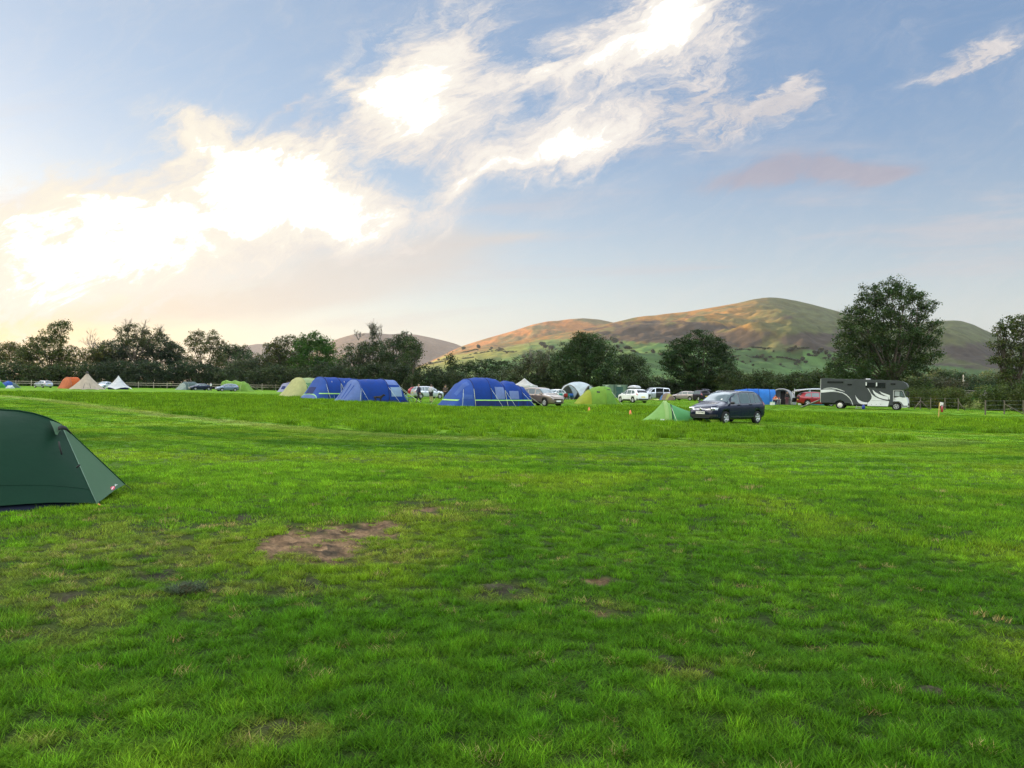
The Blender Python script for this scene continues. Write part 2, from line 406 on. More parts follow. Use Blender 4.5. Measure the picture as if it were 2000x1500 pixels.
def field(x, y):
    """(rough grass 0..1, bare soil, mud, dry, colour) of the field at ground points"""
    x = np.asarray(x, float); y = np.asarray(y, float); d = np.hypot(x, y)
    px, py = proj(x, y)
    wob = fbm(x * .5, y * .5, 5, 3) * .5
    s1 = sdist(x, y, ISLAND) + wob; s2 = sdist(x, y, STRIP) + wob
    s = np.minimum(s1, s2)
    rough = sst(s, .25, -.35)
    bare = patches(BARE, px, py, x, y, 31); mud = patches(MUD, px, py, x, y, 47, .8, 3.2); dry = patches(DRY, px, py, x, y, 63, .9, 1.3)
    big = fbm(x * .16, y * .16, 3, 4); mid = fbm(x * .9, y * .9, 9, 4); fine = fbm(x * 3.1, y * 3.1, 21, 4, .6)
    lane = fbm(s1 / .85, x * .045 + 7, 77, 3, .6) * sst(d, 9, 20) * sst(d, 110, 60)
    lane2 = fbm(y / 1.9 + x * .12, x * .03, 91, 3, .6) * sst(d, 7, 14)
    tone = .5 + big * .55 + mid * .40 + fine * .35 + (lane * 1.15 + lane2 * .4) * (1 - rough)
    tone = np.clip(tone, 0, 1)[..., None]
    lush = np.array(GRASS_LUSH); pale = np.array(GRASS_PALE)
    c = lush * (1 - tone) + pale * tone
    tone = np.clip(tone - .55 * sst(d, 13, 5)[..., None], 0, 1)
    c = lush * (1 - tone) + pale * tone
    yel = sst(fbm(x * .33 + 4, y * .33, 13, 4) + .14 * sst(d, 8, 30) - .12 * sst(d, 12, 5), .02, .5)[..., None] * .5
    c = c * (1 - yel) + np.array(GRASS_YEL) * yel
    # cut strip along the uncut edge, and the ridges of cut grass
    edge = (sst(s1, .15, .5) * sst(s1, 2.6, 1.0) * (.45 + .55 * sst(px, 1000, 400)))[..., None] * .6
    c = c * (1 - edge) + np.array((.235, .275, .07)) * edge
    rr = rough[..., None] * np.clip(.8 + mid * .6, 0, 1)[..., None]
    c = c * (1 - rr) + (np.array(ROUGH_A) * (1 - tone) + np.array(ROUGH_B) * tone) * rr
    dr = (dry * .5)[..., None]; c = c * (1 - dr) + np.array((.175, .19, .036)) * dr
    return rough, bare, mud, dry, c
GRASS_LUSH, GRASS_PALE, GRASS_YEL = (.048, .140, .005), (.135, .285, .012), (.185, .275, .015)
ROUGH_A, ROUGH_B = (.085, .200, .005), (.152, .290, .009)

def make_ground():
    az = np.concatenate([np.arange(-180, -64, 4.), np.arange(-64, 64, .18), np.arange(64, 180.1, 4.)])
    rr = np.concatenate([[.3, .8, 1.4], 2.0 * 1.0125 ** np.arange(0, 400), 290 * 1.12 ** np.arange(1, 30)])
    A, D = np.meshgrid(R(1) * az, rr)
    x = D * np.sin(A); y = D * np.cos(A)
    rough, bare, mud, dry, c = field(x, y)
    z = gz(x, y) + np.where(D < 60, fbm(x * .8, y * .8, 2, 3) * .018 + fbm(x * 4, y * 4, 8, 5, .6) * .014 * (.4 + 3.2 * np.maximum(bare, mud)), 0) - .012 * bare
    # bare soil, and thatch painted dark as the shade in gaps between blades
    soil = np.array((.165, .106, .058)); mudc = np.array((.038, .033, .022))
    hue = (.8 + .9 * fbm(x * 5, y * 5, 40, 4, .65))[..., None]
    thatch_shade = c * .18 + np.array((.020, .020, .008)) * .5
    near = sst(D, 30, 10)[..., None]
    c = c * (1 - near) + thatch_shade * near
    b = bare[..., None]; m = mud[..., None] * .9
    c = c * (1 - b) + soil * hue * b; c = c * (1 - m) + mudc * hue * m
    bank = (sst(y, 82, 92) * sst(y, 150, 125) * sst(x, 44, 54))[..., None] * .8
    c = c * (1 - bank) + np.array((.13, .115, .035)) * (.8 + .5 * fbm(x * .4, y * .4, 6, 3))[..., None] * bank
    far = sst(D, 230, 320)[..., None]; c = c * (1 - far) + np.array((.05, .10, .02)) * far
    na = len(az); nr = len(rr)
    idx = np.arange(na * nr).reshape(nr, na)
    q = np.stack([idx[:-1, :-1], idx[:-1, 1:], idx[1:, 1:], idx[1:, :-1]], -1).reshape(-1, 4)[:, ::-1]
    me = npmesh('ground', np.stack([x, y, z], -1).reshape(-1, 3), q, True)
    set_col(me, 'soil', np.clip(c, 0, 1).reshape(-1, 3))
    def ex(t, a):
        pos = t.new('ShaderNodeNewGeometry').outputs['Position']
        n = t.noise(pos, 26, 4, .7); n2 = t.noise(t.mapping(pos, scale=(.7, 2.2, 1)), 3.1, 4, .7)
        f = t.math('MULTIPLY', t.ramp(n, .25, .75, .62, 1.38), t.ramp(n2, .3, .7, .72, 1.28))
        r = t.vmath('SCALE', a, None); t.l.new(f, r.node.inputs['Scale']); return r
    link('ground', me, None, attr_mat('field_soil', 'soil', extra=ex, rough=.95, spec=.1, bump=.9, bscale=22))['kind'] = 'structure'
make_ground()

def blades(name, n, rad, h, w, lean, seg=2, curl=.5, seed=0):
    r = np.random.default_rng(seed); V = []; F = []; Ct = []
    for i in range(n):
        a = r.uniform(0, 2 * PI); p = np.array([math.cos(a), math.sin(a)]) * rad * math.sqrt(r.uniform())
        hh = h * r.uniform(.55, 1.15); ww = w * r.uniform(.7, 1.2); fa = r.uniform(0, 2 * PI)
        dv = np.array([math.cos(fa), math.sin(fa)]); sd = np.array([-dv[1], dv[0]]); ln = lean * r.uniform(.2, 1.3)
        o = len(V); tone = r.uniform(.38, 1.5) if r.uniform() < .8 else r.uniform(1.4, 1.8); yl = r.uniform(0, 1) ** 3
        for k in range(seg + 1):
            t = k / seg; off = dv * hh * (ln * t + curl * r.uniform(.6, 1.2) * t * t); z = hh * t * (1 - .35 * curl * t) - .006
            wd = ww * (1 - t ** 1.6) / 2
            if k < seg:
                V += [(*(p + off - sd * wd), z), (*(p + off + sd * wd), z)]
            else: V.append((*(p + off), z))
        nv = 2 * seg + 1
        for k in range(seg - 1): F.append((o + 2 * k, o + 2 * k + 1, o + 2 * k + 3, o + 2 * k + 2))
        F.append((o + 2 * seg - 2, o + 2 * seg - 1, o + 2 * seg))
        Ct += [(tone * (1 + .35 * yl), tone * (1 + .05 * yl), tone * (1 - .1 * yl))] * nv
    me = bpy.data.meshes.new(name); me.from_pydata(V, [], F); me.update(); set_col(me, 'blade', Ct)
    return me

def make_grass():
    m = bpy.data.materials.new('grass_blade'); m.use_nodes = True; t = NT(m.node_tree); t.n.clear()
    a = t.new('ShaderNodeAttribute', attribute_name='tint', attribute_type='INSTANCER').outputs['Color']
    b = t.new('ShaderNodeAttribute', attribute_name='blade', attribute_type='GEOMETRY').outputs['Color']
    c = t.mix(1., a, b, blend='MULTIPLY')
    pb = t.new('ShaderNodeBsdfPrincipled'); t.l.new(c, pb.inputs['Base Color']); pb.inputs['Roughness'].default_value = .6; pb.inputs['Specular IOR Level'].default_value = .08
    tr = t.new('ShaderNodeBsdfTranslucent'); t.l.new(c, tr.inputs[0])
    mx = t.new('ShaderNodeMixShader'); mx.inputs[0].default_value = .46
    t.l.new(pb.outputs[0], mx.inputs[1]); t.l.new(tr.outputs[0], mx.inputs[2])
    t.l.new(mx.outputs[0], t.new('ShaderNodeOutputMaterial').inputs[0])
    src = bpy.data.collections.new('grass_tufts')
    def tuft(i, *args, **kw):
        me = blades('tuft_%02d' % i, *args, seed=100 + i, **kw); me.materials.append(m)
        src.objects.link(bpy.data.objects.new('tuft_%02d' % i, me))
    k = 0
    for j in range(4): tuft(k, 42, .048, .038, .0042, .85, 3, .65); k += 1          # 0-3 close
    for j in range(3): tuft(k, 60, .11, .046, .0075, .75, 2, .5); k += 1              # 4-6 mid
    for j in range(3): tuft(k, 60, .30, .040, .024, .8, 1, .3); k += 1              # 7-9 far, cut
    for j in range(3): tuft(k, 70, .22, .20, .016, .5, 2, .6); k += 1             # 10-12 uncut
    for j in range(2): tuft(k, 60, .42, .21, .04, .5, 1, .4); k += 1               # 13-14 uncut, far
    P = []; 
    def scatter(d0, d1, rho, ang=42):
        ang = 62 if d0 < 25 else 50
        ar = R(ang) * (d1 * d1 - d0 * d0); n = int(ar * rho)
        d = np.sqrt(RNG.uniform(d0 * d0, d1 * d1, n)); a = RNG.uniform(-R(ang), R(ang), n)
        return d * np.sin(a), d * np.cos(a), d
    X = []; Y = []; I = []; S = []; SZ = []; T = []
    def put(x, y, idx, s, sz, c):
        X.append(x); Y.append(y); I.append(idx); S.append(s); SZ.append(sz); T.append(c)
    for d0, d1, rho, i0, i1, kind in ((1.0, 5.5, 900, 0, 4, 0), (5.5, 9, 520, 0, 4, 0), (9, 16, 130, 4, 7, 0), (16, 30, 50, 4, 7, 0), (26, 70, 9, 7, 10, 0), (70, 130, 2.2, 7, 10, 0),
                                      (20, 50, 9, 10, 13, 1), (40, 120, 2.6, 13, 15, 1), (2.2, 14, 9, 10, 13, 2)):
        x, y, d = scatter(d0, d1, rho)
        rough, bare, mud, dry, c = field(x, y)
        n1 = fbm(x * 1.3, y * 1.3, 51, 4, .6); n2 = fbm(x * 5, y * 5, 57, 3); n3 = fbm(x * 6.5, y * 6.5, 59, 4, .65) * (d < 20)
        if kind == 0:
            keep = RNG.uniform(size=len(x)) > np.clip(sst(n3, .02, -.32) * .9 + bare * .86 + mud * .7 + dry * .22, 0, 1) * (rough < .5) + 1.0 * (rough > .6)
            hs = np.clip(1.0 + n1 * .6 + n2 * .6 + n3 * 1.6, .25, 2.2) * (1 - .6 * np.maximum(bare, dry * .4)); s = RNG.uniform(.8, 1.25, len(x))
        elif kind == 1:
            keep = RNG.uniform(size=len(x)) < rough; hs = np.clip(.8 + n1 * 1.7 + n2 * .9, .25, 1.9); s = RNG.uniform(.7, 1.2, len(x))
        else:
            keep = (n1 > .30) & (RNG.uniform(size=len(x)) < .25) & (bare + mud + dry < .25) & (rough < .1); hs = RNG.uniform(.35, .62, len(x)); s = RNG.uniform(.35, .55, len(x))
        v = RNG.uniform(.80, 1.2, (len(x), 1)) * (1 + .8 * n3[:, None] + .35 * n2[:, None]).clip(.4, 2); c = c * v
        straw = RNG.uniform(size=len(x)) < .010 * (d < 15) + (.05 * np.maximum(dry, bare) if kind == 0 else 0); c[straw] = (np.array((.25, .21, .085)) * v)[straw]
        x, y = x[keep], y[keep]
        put(x, y, RNG.integers(i0, i1, len(x)), s[keep], (s * hs if kind == 0 else hs)[keep], c[keep])
    x = np.concatenate(X); y = np.concatenate(Y); n = len(x)
    z = gz(x, y) + np.where(np.hypot(x, y) < 60, fbm(x * .8, y * .8, 2, 3) * .018, 0)
    me = bpy.data.meshes.new('grass'); me.vertices.add(n); me.vertices.foreach_set('co', np.stack([x, y, z], -1).astype(np.float32).ravel())
    s = np.concatenate(S); sz = np.concatenate(SZ)
    at = me.attributes.new('size', 'FLOAT_VECTOR', 'POINT'); at.data.foreach_set('vector', np.stack([s, s, sz], -1).astype(np.float32).ravel())
    at = me.attributes.new('spin', 'FLOAT_VECTOR', 'POINT'); at.data.foreach_set('vector', np.stack([0 * s, 0 * s, RNG.uniform(0, 6.28, n)], -1).astype(np.float32).ravel())
    at = me.attributes.new('pick', 'INT', 'POINT'); at.data.foreach_set('value', np.concatenate(I).astype(np.int32))
    set_col(me, 'tint', np.clip(np.concatenate(T), 0, 1))
    o = link('grass', me); tag(o, 'short green camp field grass with longer uncut tufts', None, None, 'stuff')
    ng = bpy.data.node_groups.new('grass_growth', 'GeometryNodeTree')
    ng.interface.new_socket('Geometry', in_out='INPUT', socket_type='NodeSocketGeometry'); ng.interface.new_socket('Geometry', in_out='OUTPUT', socket_type='NodeSocketGeometry')
    N = ng.nodes; L = ng.links
    gi = N.new('NodeGroupInput'); go = N.new('NodeGroupOutput'); ip = N.new('GeometryNodeInstanceOnPoints'); ci = N.new('GeometryNodeCollectionInfo')
    ci.inputs['Collection'].default_value = src; ci.inputs['Separate Children'].default_value = True; ci.inputs['Reset Children'].default_value = True
    def na(nm, ty):
        q = N.new('GeometryNodeInputNamedAttribute'); q.data_type = ty; q.inputs[0].default_value = nm; return q.outputs['Attribute']
    L.new(gi.outputs[0], ip.inputs['Points']); L.new(ci.outputs[0], ip.inputs['Instance']); ip.inputs['Pick Instance'].default_value = True
    L.new(na('pick', 'INT'), ip.inputs['Instance Index']); L.new(na('size', 'FLOAT_VECTOR'), ip.inputs['Scale'])
    e2r = N.new('FunctionNodeEulerToRotation'); L.new(na('spin', 'FLOAT_VECTOR'), e2r.inputs[0]); L.new(e2r.outputs[0], ip.inputs['Rotation'])
    L.new(ip.outputs[0], go.inputs[0])
    o.modifiers.new('growth', 'NODES').node_group = ng
    print('grass points', n)
make_grass()
# ------------------------------------------------------------------ hills
def hill_sheet(name, sky, crest, foot, a0, a1, p=1.35, rough=.22, seed=0, rings=170, back=1.5, colour=None, base=0., da=.08, wl=620.):
    us = np.array([uv(x, y) for x, y in sky])
    az = np.arange(a0, a1, da)                     # degrees
    tu = np.tan(R(1) * az)
    v = np.interp(tu, us[:, 0], us[:, 1])
    ker = np.array([1, 2, 3, 2, 1.]) / 9; v = np.convolve(np.pad(v, 2, mode='edge'), ker, 'valid')
    t = np.concatenate([np.linspace(0, 1, rings), 1 + (back - 1) * np.linspace(0.04, 1, 30)])
    TU, T = np.meshgrid(tu, t); V = np.meshgrid(v, t)[0]
    Y = foot + (crest - foot) * T; X = TU * Y
    Hc = CAM_H + V * crest
    # profile towards the crest; distance is measured along +Y so the skyline keeps its measured outline
    h = np.where(T <= 1, np.maximum(T, 0) ** p, np.cos(np.clip((T - 1) / (back - 1), 0, 1) * PI / 2) ** .8)
    env = np.where(T < 1, (4 * T * (1 - T)) ** .8, 0)
    n = fbm(X / wl, Y / wl, seed, 6, .56); rg = 1 - 2 * np.abs(pn(X / wl * 1.3 + 3, Y / wl * .7, seed + 5)) - .5
    Z = base + (Hc - base) * h + Hc * env * rough * (n * .9 + rg * .45)
    Z = np.where(T <= 0, -3., Z)
    na = len(az); nr = len(t); idx = np.arange(na * nr).reshape(nr, na)
    q = np.stack([idx[:-1, :-1], idx[:-1, 1:], idx[1:, 1:], idx[1:, :-1]], -1).reshape(-1, 4)[:, ::-1]
    me = npmesh(name, np.stack([X, Y, Z], -1).reshape(-1, 3), q, True)
    PX, PY = proj(X, Y, Z)
    set_col(me, 'cover', np.clip(colour(X, Y, Z, T, PX, PY, V), 0, 1).reshape(-1, 3))
    def ex(tt, a):
        pos = tt.new('ShaderNodeNewGeometry').outputs['Position']
        f = tt.ramp(tt.noise(pos, .035, 6, .7), .25, .75, .72, 1.28)
        r = tt.vmath('SCALE', a, None); tt.l.new(f, r.node.inputs['Scale']); return r
    o = link(name, me, None, attr_mat('hill_cover', 'cover', rough=.95, spec=.05, extra=ex)); o['kind'] = 'structure'
    return X, Y, Z, PX, PY

HEATH_SHADE = [(1300,650,150,24,1.),(1400,662,130,22,1.),(1180,668,80,14,.7),(1250,632,60,8,.5),(1460,664,60,10,.7),(1585,664,75,15,.9),(1650,655,40,22,.6),(1590,690,60,10,.8),(1420,640,40,6,.4),
         (1640,690,90,18,.9),(1900,690,100,24,.75),(1850,720,120,16,.6),(1960,720,80,18,.6),(1130,640,70,8,.5),(1340,618,60,5,.4),(1530,620,60,6,.4),(1000,678,60,10,.5),(1200,652,90,8,.5),(1230,690,30,18,.7),(1080,690,40,12,.6)]  # heather patches; some paint the hillside's shade into the colour
def main_cover(X, Y, Z, T, PX, PY, V):
    n1 = fbm(X / 260, Y / 260, 5, 5, .6); n2 = fbm(X / 80, Y / 120, 9, 5, .6); n3 = fbm(X / 35, Y / 50, 14, 4, .6)
    moor = np.array((.082, .074, .030)); sunlit_brack = np.array((.175, .092, .024)); olive = np.array((.056, .066, .026))
    k = sst(n1 + .35 * n2, -.25, .35)[..., None]
    c = moor * (1 - k) + olive * k
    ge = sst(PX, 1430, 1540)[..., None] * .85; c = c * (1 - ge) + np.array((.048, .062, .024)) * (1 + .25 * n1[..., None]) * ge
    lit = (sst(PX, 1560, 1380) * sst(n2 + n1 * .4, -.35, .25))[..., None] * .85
    c = c * (1 - lit) + sunlit_brack * lit  # orange bracken tone on the sunlit western side, sunlight put into the colour
    hm = np.zeros_like(X)
    for cx, cy, a, b, s in HEATH_SHADE:
        hm = np.maximum(hm, s * np.clip(1.3 - np.hypot((PX - cx) / a, (PY - cy) / b), 0, 1))
    hm = sst(hm + .55 * n2 * np.minimum(1, hm * 3) + .2 * n3, .25, .55)[..., None]
    c = c * (1 - hm) + np.array((.034, .030, .023)) * hm
    # walled pasture on the lower slopes
    lowline = np.interp(PX, [820, 900, 980, 1060, 1140, 1230, 1420, 1500, 1640, 1700, 2000], [700, 692, 680, 664, 662, 668, 683, 682, 690, 705, 728])
    f = sst(PY + n2 * 5 + n3 * 3, lowline - 1.5, lowline + 1.5)[..., None]
    cell = _hash(np.floor(X / 190 + .35 * np.sin(Y / 160)), np.floor(Y / 150 + .3 * np.sin(X / 130)), 3) / 4294967296.
    past = np.array((.040, .085, .024)) * (.72 + .55 * cell[..., None]) * (1 + .35 * n2[..., None])
    yl = (sst(PX, 1120, 950) * sst(PY, lowline + 28, lowline + 8))[..., None] * .8
    past = past * (1 - yl) + np.array((.125, .135, .03)) * yl  # yellow-green paints in the sunlight on the left pasture
    c = c * (1 - f) + past * f
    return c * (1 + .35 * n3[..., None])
MAIN = [(560,758),(640,752),(720,742),(800,724),(850,704),(884,688),(930,679),(980,671),(1040,661),(1100,650),(1150,641),(1190,632),(1215,626),(1240,620),(1262,617),(1280,616),(1300,613),(1340,609),(1370,604),(1400,599),(1440,592),(1470,585),(1500,581.5),(1525,583),(1550,587),
        (1580,593),(1610,601),(1640,609),(1680,619),(1720,628),(1770,632),(1810,629),(1840,626.5),(1862,626),(1880,629),(1900,636),(1940,653),(2000,676),(2100,706),(2250,738),(2500,760)]
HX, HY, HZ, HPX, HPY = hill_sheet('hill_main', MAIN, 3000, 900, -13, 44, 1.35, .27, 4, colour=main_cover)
KNOLL = [(760,740),(840,706),(870,691),(905,675),(950,661),(1000,647),(1040,634),(1070,627.5),(1090,626.5),(1110,623.5),(1140,621.5),(1170,624),(1190,628),(1240,641),(1300,660),(1400,690),(1500,730)]
def knoll_cover(X, Y, Z, T, PX, PY, V):
    n = fbm(X / 200, Y / 260, 25, 5, .6); m = fbm(X / 60, Y / 90, 29, 4, .6); k = sst(n + .4 * m, -.3, .3)[..., None]
    return (np.array((.19, .09, .028)) * k + np.array((.085, .075, .03)) * (1 - k)) * (1 + .4 * m[..., None])
hill_sheet('hill_knoll', KNOLL, 4300, 3050, -10, 22, 1.3, .24, 8, 70, colour=knoll_cover)
FARA = [(520,760),(580,712),(610,690),(645,667),(665,660),(690,653),(710,650.5),(735,650.5),(760,653),(790,651.5),(815,654),(840,659),(870,666),(890,671.5),(910,680),(950,692),(1000,710),(1080,740)]
def far_cover(X, Y, Z, T, PX, PY, V):
    n = fbm(X / 500, Y / 600, 35, 5, .6)[..., None]
    return np.array((.085, .066, .045)) * (1 + .5 * n)
hill_sheet('hill_far', FARA, 6500, 5200, -19, 8, 1.2, .14, 12, 60, colour=far_cover)
FARB = [(380,740),(430,700),(460,682),(480,675.5),(500,672),(520,671.5),(545,678),(580,690),(640,715),(700,740)]
hill_sheet('hill_farthest', FARB, 8500, 7400, -23, -8, 1.2, .1, 16, 40, colour=far_cover)
# unseen hill ring, added to shade the field and darken the cars' reflections
WEST = []
def blocker_ring():
    az = np.arange(42, 327, 1.); t = np.linspace(0, 1, 24)
    A, T = np.meshgrid(R(1) * az, t); D = 520 + 700 * T
    H = (92 + 83 * sst(az, 235, 262)) * sst(az, 42, 75) * sst(az, 326, 318.5)
    H = H[None, :] * np.sin(T * PI * .72) ** 1.2 * (1 + .12 * fbm(A * 9, T * 2, 3, 3))
    x = D * np.sin(A); y = D * np.cos(A); na = len(az); nr = len(t); idx = np.arange(na * nr).reshape(nr, na)
    q = np.stack([idx[:-1, :-1], idx[:-1, 1:], idx[1:, 1:], idx[1:, :-1]], -1).reshape(-1, 4)[:, ::-1]
    me = npmesh('blocker_hill_ring', np.stack([x, y, H - 1.5], -1).reshape(-1, 3), q, True)
    set_col(me, 'cover', np.tile(np.array((.04, .06, .022)), (na * nr, 1)))
    link('blocker_hill_ring', me, None, _M['hill_cover'])['kind'] = 'structure'
blocker_ring()

# ------------------------------------------------------------------ trees
BARK = mat('bark', (.075, .06, .045), .95, var=.35, scale=2., bump=.6, bscale=9)
TWIG = mat('pale_bark', (.17, .15, .125), .95, var=.3, scale=2., bump=.4, bscale=9)
def leaf_mat():
    return attr_mat('leaf', 'leaf', trans=.28, rough=.55, spec=.25)
LEAF = leaf_mat()
def leaves(lobes, size, dens, tint, seed, clump=1., gap=.0, flat=.75):
    """lobes: (centre, (rx, ry, rz)). Leaf sprays gathered in clumps over each lobe."""
    r = np.random.default_rng(seed); C = []; K = []; size = size * 1.2
    for (c, rad) in lobes:
        c = np.array(c); rad = np.array(rad); area = rad[0] * rad[2] * PI
        cs = clump * (.35 + .10 * min(rad[0], rad[2])); nc = max(4, int(area / (cs * cs) * 1.25))
        d = r.normal(size=(nc, 3)); d /= np.linalg.norm(d, axis=1)[:, None]
        rr = r.uniform(.25, 1.0, nc) ** .45
        cc = c + d * rad * rr[:, None] * (1 + .10 * r.normal(size=(nc, 1)))
        keep = r.uniform(size=nc) > gap
        cc = cc[keep]
        m = max(8, int(dens * 6.5 * cs * cs / (size * size)))
        tone = r.uniform(.62, 1.35, (len(cc), 1)) * (1 + .12 * r.normal(size=(len(cc), 3)) * np.array((1.2, .5, .6)))
        off = r.normal(size=(len(cc), m, 3)) * cs * np.array((.62, .62, .62 * flat))
        C.append((cc[:, None] + off).reshape(-1, 3)); K.append(np.repeat(tone, m, 0))
    C = np.concatenate(C); K = np.concatenate(K); n = len(C)
    nrm = r.normal(size=(n, 3)) + np.array((0, 0, .5)); nrm /= np.linalg.norm(nrm, axis=1)[:, None]
    a = np.cross(nrm, r.normal(size=(n, 3))); a /= np.linalg.norm(a, axis=1)[:, None] + 1e-9
    b = np.cross(nrm, a); s = size * r.uniform(.55, 1.25, (n, 1)) / 2
    V = np.stack([C - a * s, C - b * s * .55 + nrm * s * .2, C + a * s, C + b * s * .55 + nrm * s * .2], 1).reshape(-1, 3)
    me = npmesh('crown', V, np.arange(4 * n).reshape(n, 4))
    col = np.array(tint) * np.array((1.2, 1.32, 1.12)) * K * r.uniform(.8, 1.2, (n, 1))
    set_col(me, 'leaf', np.clip(np.repeat(col, 4, 0), .004, 1))
    return me
def limb(mb, a, b, r0, r1, rnd, n=6, bend=.12):
    a = Vector(a); b = Vector(b); L = (b - a).length
    o = Vector([rnd.uniform(-1, 1) * L * bend for _ in range(3)])
    pts = [a.lerp(b, t) + o * math.sin(PI * t) for t in (0, .25, .5, .75, 1)]
    mb.tube(pts, [r0 + (r1 - r0) * t for t in (0, .25, .5, .75, 1)], n)
def twigs(mb, p, d, L, r, lvl, rnd, n=4):
    p = Vector(p); d = Vector(d).normalized()
    q = p + d * L + Vector([rnd.uniform(-.15, .15) * L for _ in range(3)])
    mid = p.lerp(q, .5) + Vector([rnd.uniform(-.08, .08) * L for _ in range(3)])
    mb.tube([p, mid, q], [r, r * .8, r * .55], n, False)
    if lvl == 0: return
    for k in range(rnd.choice((2, 3, 3))):
        e = (d + Vector([rnd.uniform(-.75, .75) for _ in range(3)]) + Vector((0, 0, .25))).normalized()
        twigs(mb, p.lerp(q, rnd.uniform(.55, 1)), e, L * rnd.uniform(.55, .8), r * .55, lvl - 1, rnd, 3)
SEED = [300]
def tree(label, px, depth, lobes, tint=(.038, .060, .018), leaf=.34, dens=1.5, name='tree', group=None, clump=1., gap=0., trunk=.32, cat='tree', bare=None, limbs=True, bark=None, flat=.75):
    SEED[0] += 1; rnd = random.Random(SEED[0])
    base = on(AT(px, depth)); root = thing(name, base, label, cat, group)
    L = []
    for lb in lobes:
        x, y, rx, ry = lb[:4]; c = P3(x, y, depth) - base; s = depth / FPX
        c.y += (lb[4] if len(lb) > 4 else rnd.uniform(-.45, .45)) * rx * s
        L.append((tuple(c), (rx * s, rx * s * .9, ry * s)))
    link('crown', leaves(L, leaf, dens, tint, SEED[0], clump, gap, flat), root, LEAF)
    if limbs:
        mb = MB(); top = max(L, key=lambda q: q[0][2]); zc = min(q[0][2] for q in L)
        fork = Vector((0, 0, max(1.2, zc * .55)))
        limb(mb, (0, 0, -.2), fork, trunk * 1.15, trunk * .85, rnd, 8, .04)
        for (c, rad) in L:
            e = Vector(c) + Vector((rnd.uniform(-.3, .3) * rad[0], rnd.uniform(-.3, .3) * rad[1], rad[2] * .5))
            limb(mb, fork, e, trunk * .42, .03, rnd, 5, .12)
            for k in range(3):
                u = Vector([rnd.gauss(0, 1) for _ in range(3)]).normalized()
                limb(mb, fork.lerp(e, rnd.uniform(.5, .9)), Vector(c) + Vector((u.x * rad[0], u.y * rad[1], abs(u.z) * rad[2])) * .85, .07, .02, rnd, 3, .1)
        mb.build('trunk', bark or BARK, root)
    if bare:
        for (x, y, h, spread, lvl) in bare:
            mb = MB(); p = P3(x, y, depth) - base; s = depth / FPX
            for k in range(4):
                twigs(mb, p, (rnd.uniform(-spread, spread), rnd.uniform(-spread, spread), 1), h * s * rnd.uniform(.4, .6), .13, lvl, rnd)
            mb.build('bare_branch', TWIG, root)
    return root
WARM = (.066, .066, .016); DARK = (.030, .046, .016); MIDG = (.044, .072, .018); GREY = (.050, .064, .030); BRIGHT = (.045, .090, .016)
D0 = 205
tree('low bent dark tree beyond the fence at the far left edge of the wood', 8, 235, [(-20,690,40,26),(14,690,36,20),(22,676,16,7),(40,700,30,24),(-60,690,40,30)], WARM, dens=1.3)
tree('tall spreading oak with ragged glowing top above the orange tent', 98, D0, [(112,640,22,13),(124,634,13,8),(96,656,22,13),(76,670,24,14),(62,688,24,18),(104,682,30,22),(134,690,22,16),(46,706,20,22),(90,712,44,30),(140,718,30,26),(120,662,12,10)],
     (.060, .068, .017), .36, 1.45, trunk=.5, gap=.06)
tree('twiggy half bare tree left of the dark dome shaped wood', 186, D0 + 8, [(186,694,26,16),(168,706,24,20),(205,690,20,16),(190,716,36,26)], WARM, dens=1.2, gap=.05, bare=[(182,690,38,.5,3)])
tree('tree with twiggy broken crown rising out of the dark dome', 262, D0 + 4, [(240,646,13,9),(256,640,14,9),(272,648,14,9),(286,650,10,7),(308,648,8,8),(315,656,10,6),(255,662,24,12),(290,668,22,12)], (.05, .052, .017), .3, 1.25, gap=.05, bare=[(250,650,24,.6,3),(276,652,24,.6,3),(312,658,22,.5,3)])
tree('broad dark dome of dense trees behind the white tipi', 268, D0 + 14, [(220,690,34,26),(262,680,40,26),(306,676,36,22),(338,690,26,22),(250,712,50,34),(320,714,50,34)], (.034, .044, .022), .38, 1.9, cat='tree', trunk=.5, name='broadleaf_tree')
tree('thin topped tree with two airy heads right of the dark dome', 400, D0, [(384,660,17,12),(372,668,12,9),(392,652,10,7),(414,656,14,10),(420,666,16,9),(432,672,13,6),(398,676,30,10),(398,700,44,24)], (.055, .058, .018), .3, 1.3, gap=.04, trunk=.4)
tree('low rounded dark tree beside the two headed airy tree', 452, D0 + 20, [(436,688,22,14),(456,684,20,13),(472,688,18,13),(455,708,40,26)], DARK, .34, 1.7)
tree('grey green willow scrub under the far pale hill', 500, D0 - 6, [(484,708,26,18),(512,706,26,18),(536,704,22,18),(498,728,44,24),(470,724,30,22)], GREY, .3, 1.5, cat='willow', name='willow')
tree('brownish green bushy tree left of the bright round tree', 556, D0 - 8, [(536,682,18,15),(552,672,18,13),(568,664,15,9),(582,676,16,14),(548,700,34,26),(575,712,34,28),(540,726,36,24)], (.054, .060, .018), .33, 1.6)
tree('bright green round topped tree behind the big blue tents', 614, D0 - 14, [(612,664,26,15),(596,676,22,16),(632,674,22,16),(646,690,16,16),(614,694,44,26),(600,716,44,26),(650,722,36,28)], BRIGHT, .33, 1.9, trunk=.4)
tree('half dead tree with bare grey twigs above the blue tents', 726, D0 - 30, [(716,676,22,12),(744,678,24,12),(700,690,28,18),(730,700,44,26),(690,716,38,28),(730,640,4,9),(728,655,7,10)], (.040, .054, .022), .3, 1.5, trunk=.45, gap=.06,
     bare=[(724,662,30,.7,4),(700,664,18,.6,3),(742,668,26,.6,4),(728,652,24,.3,3)], bark=TWIG)
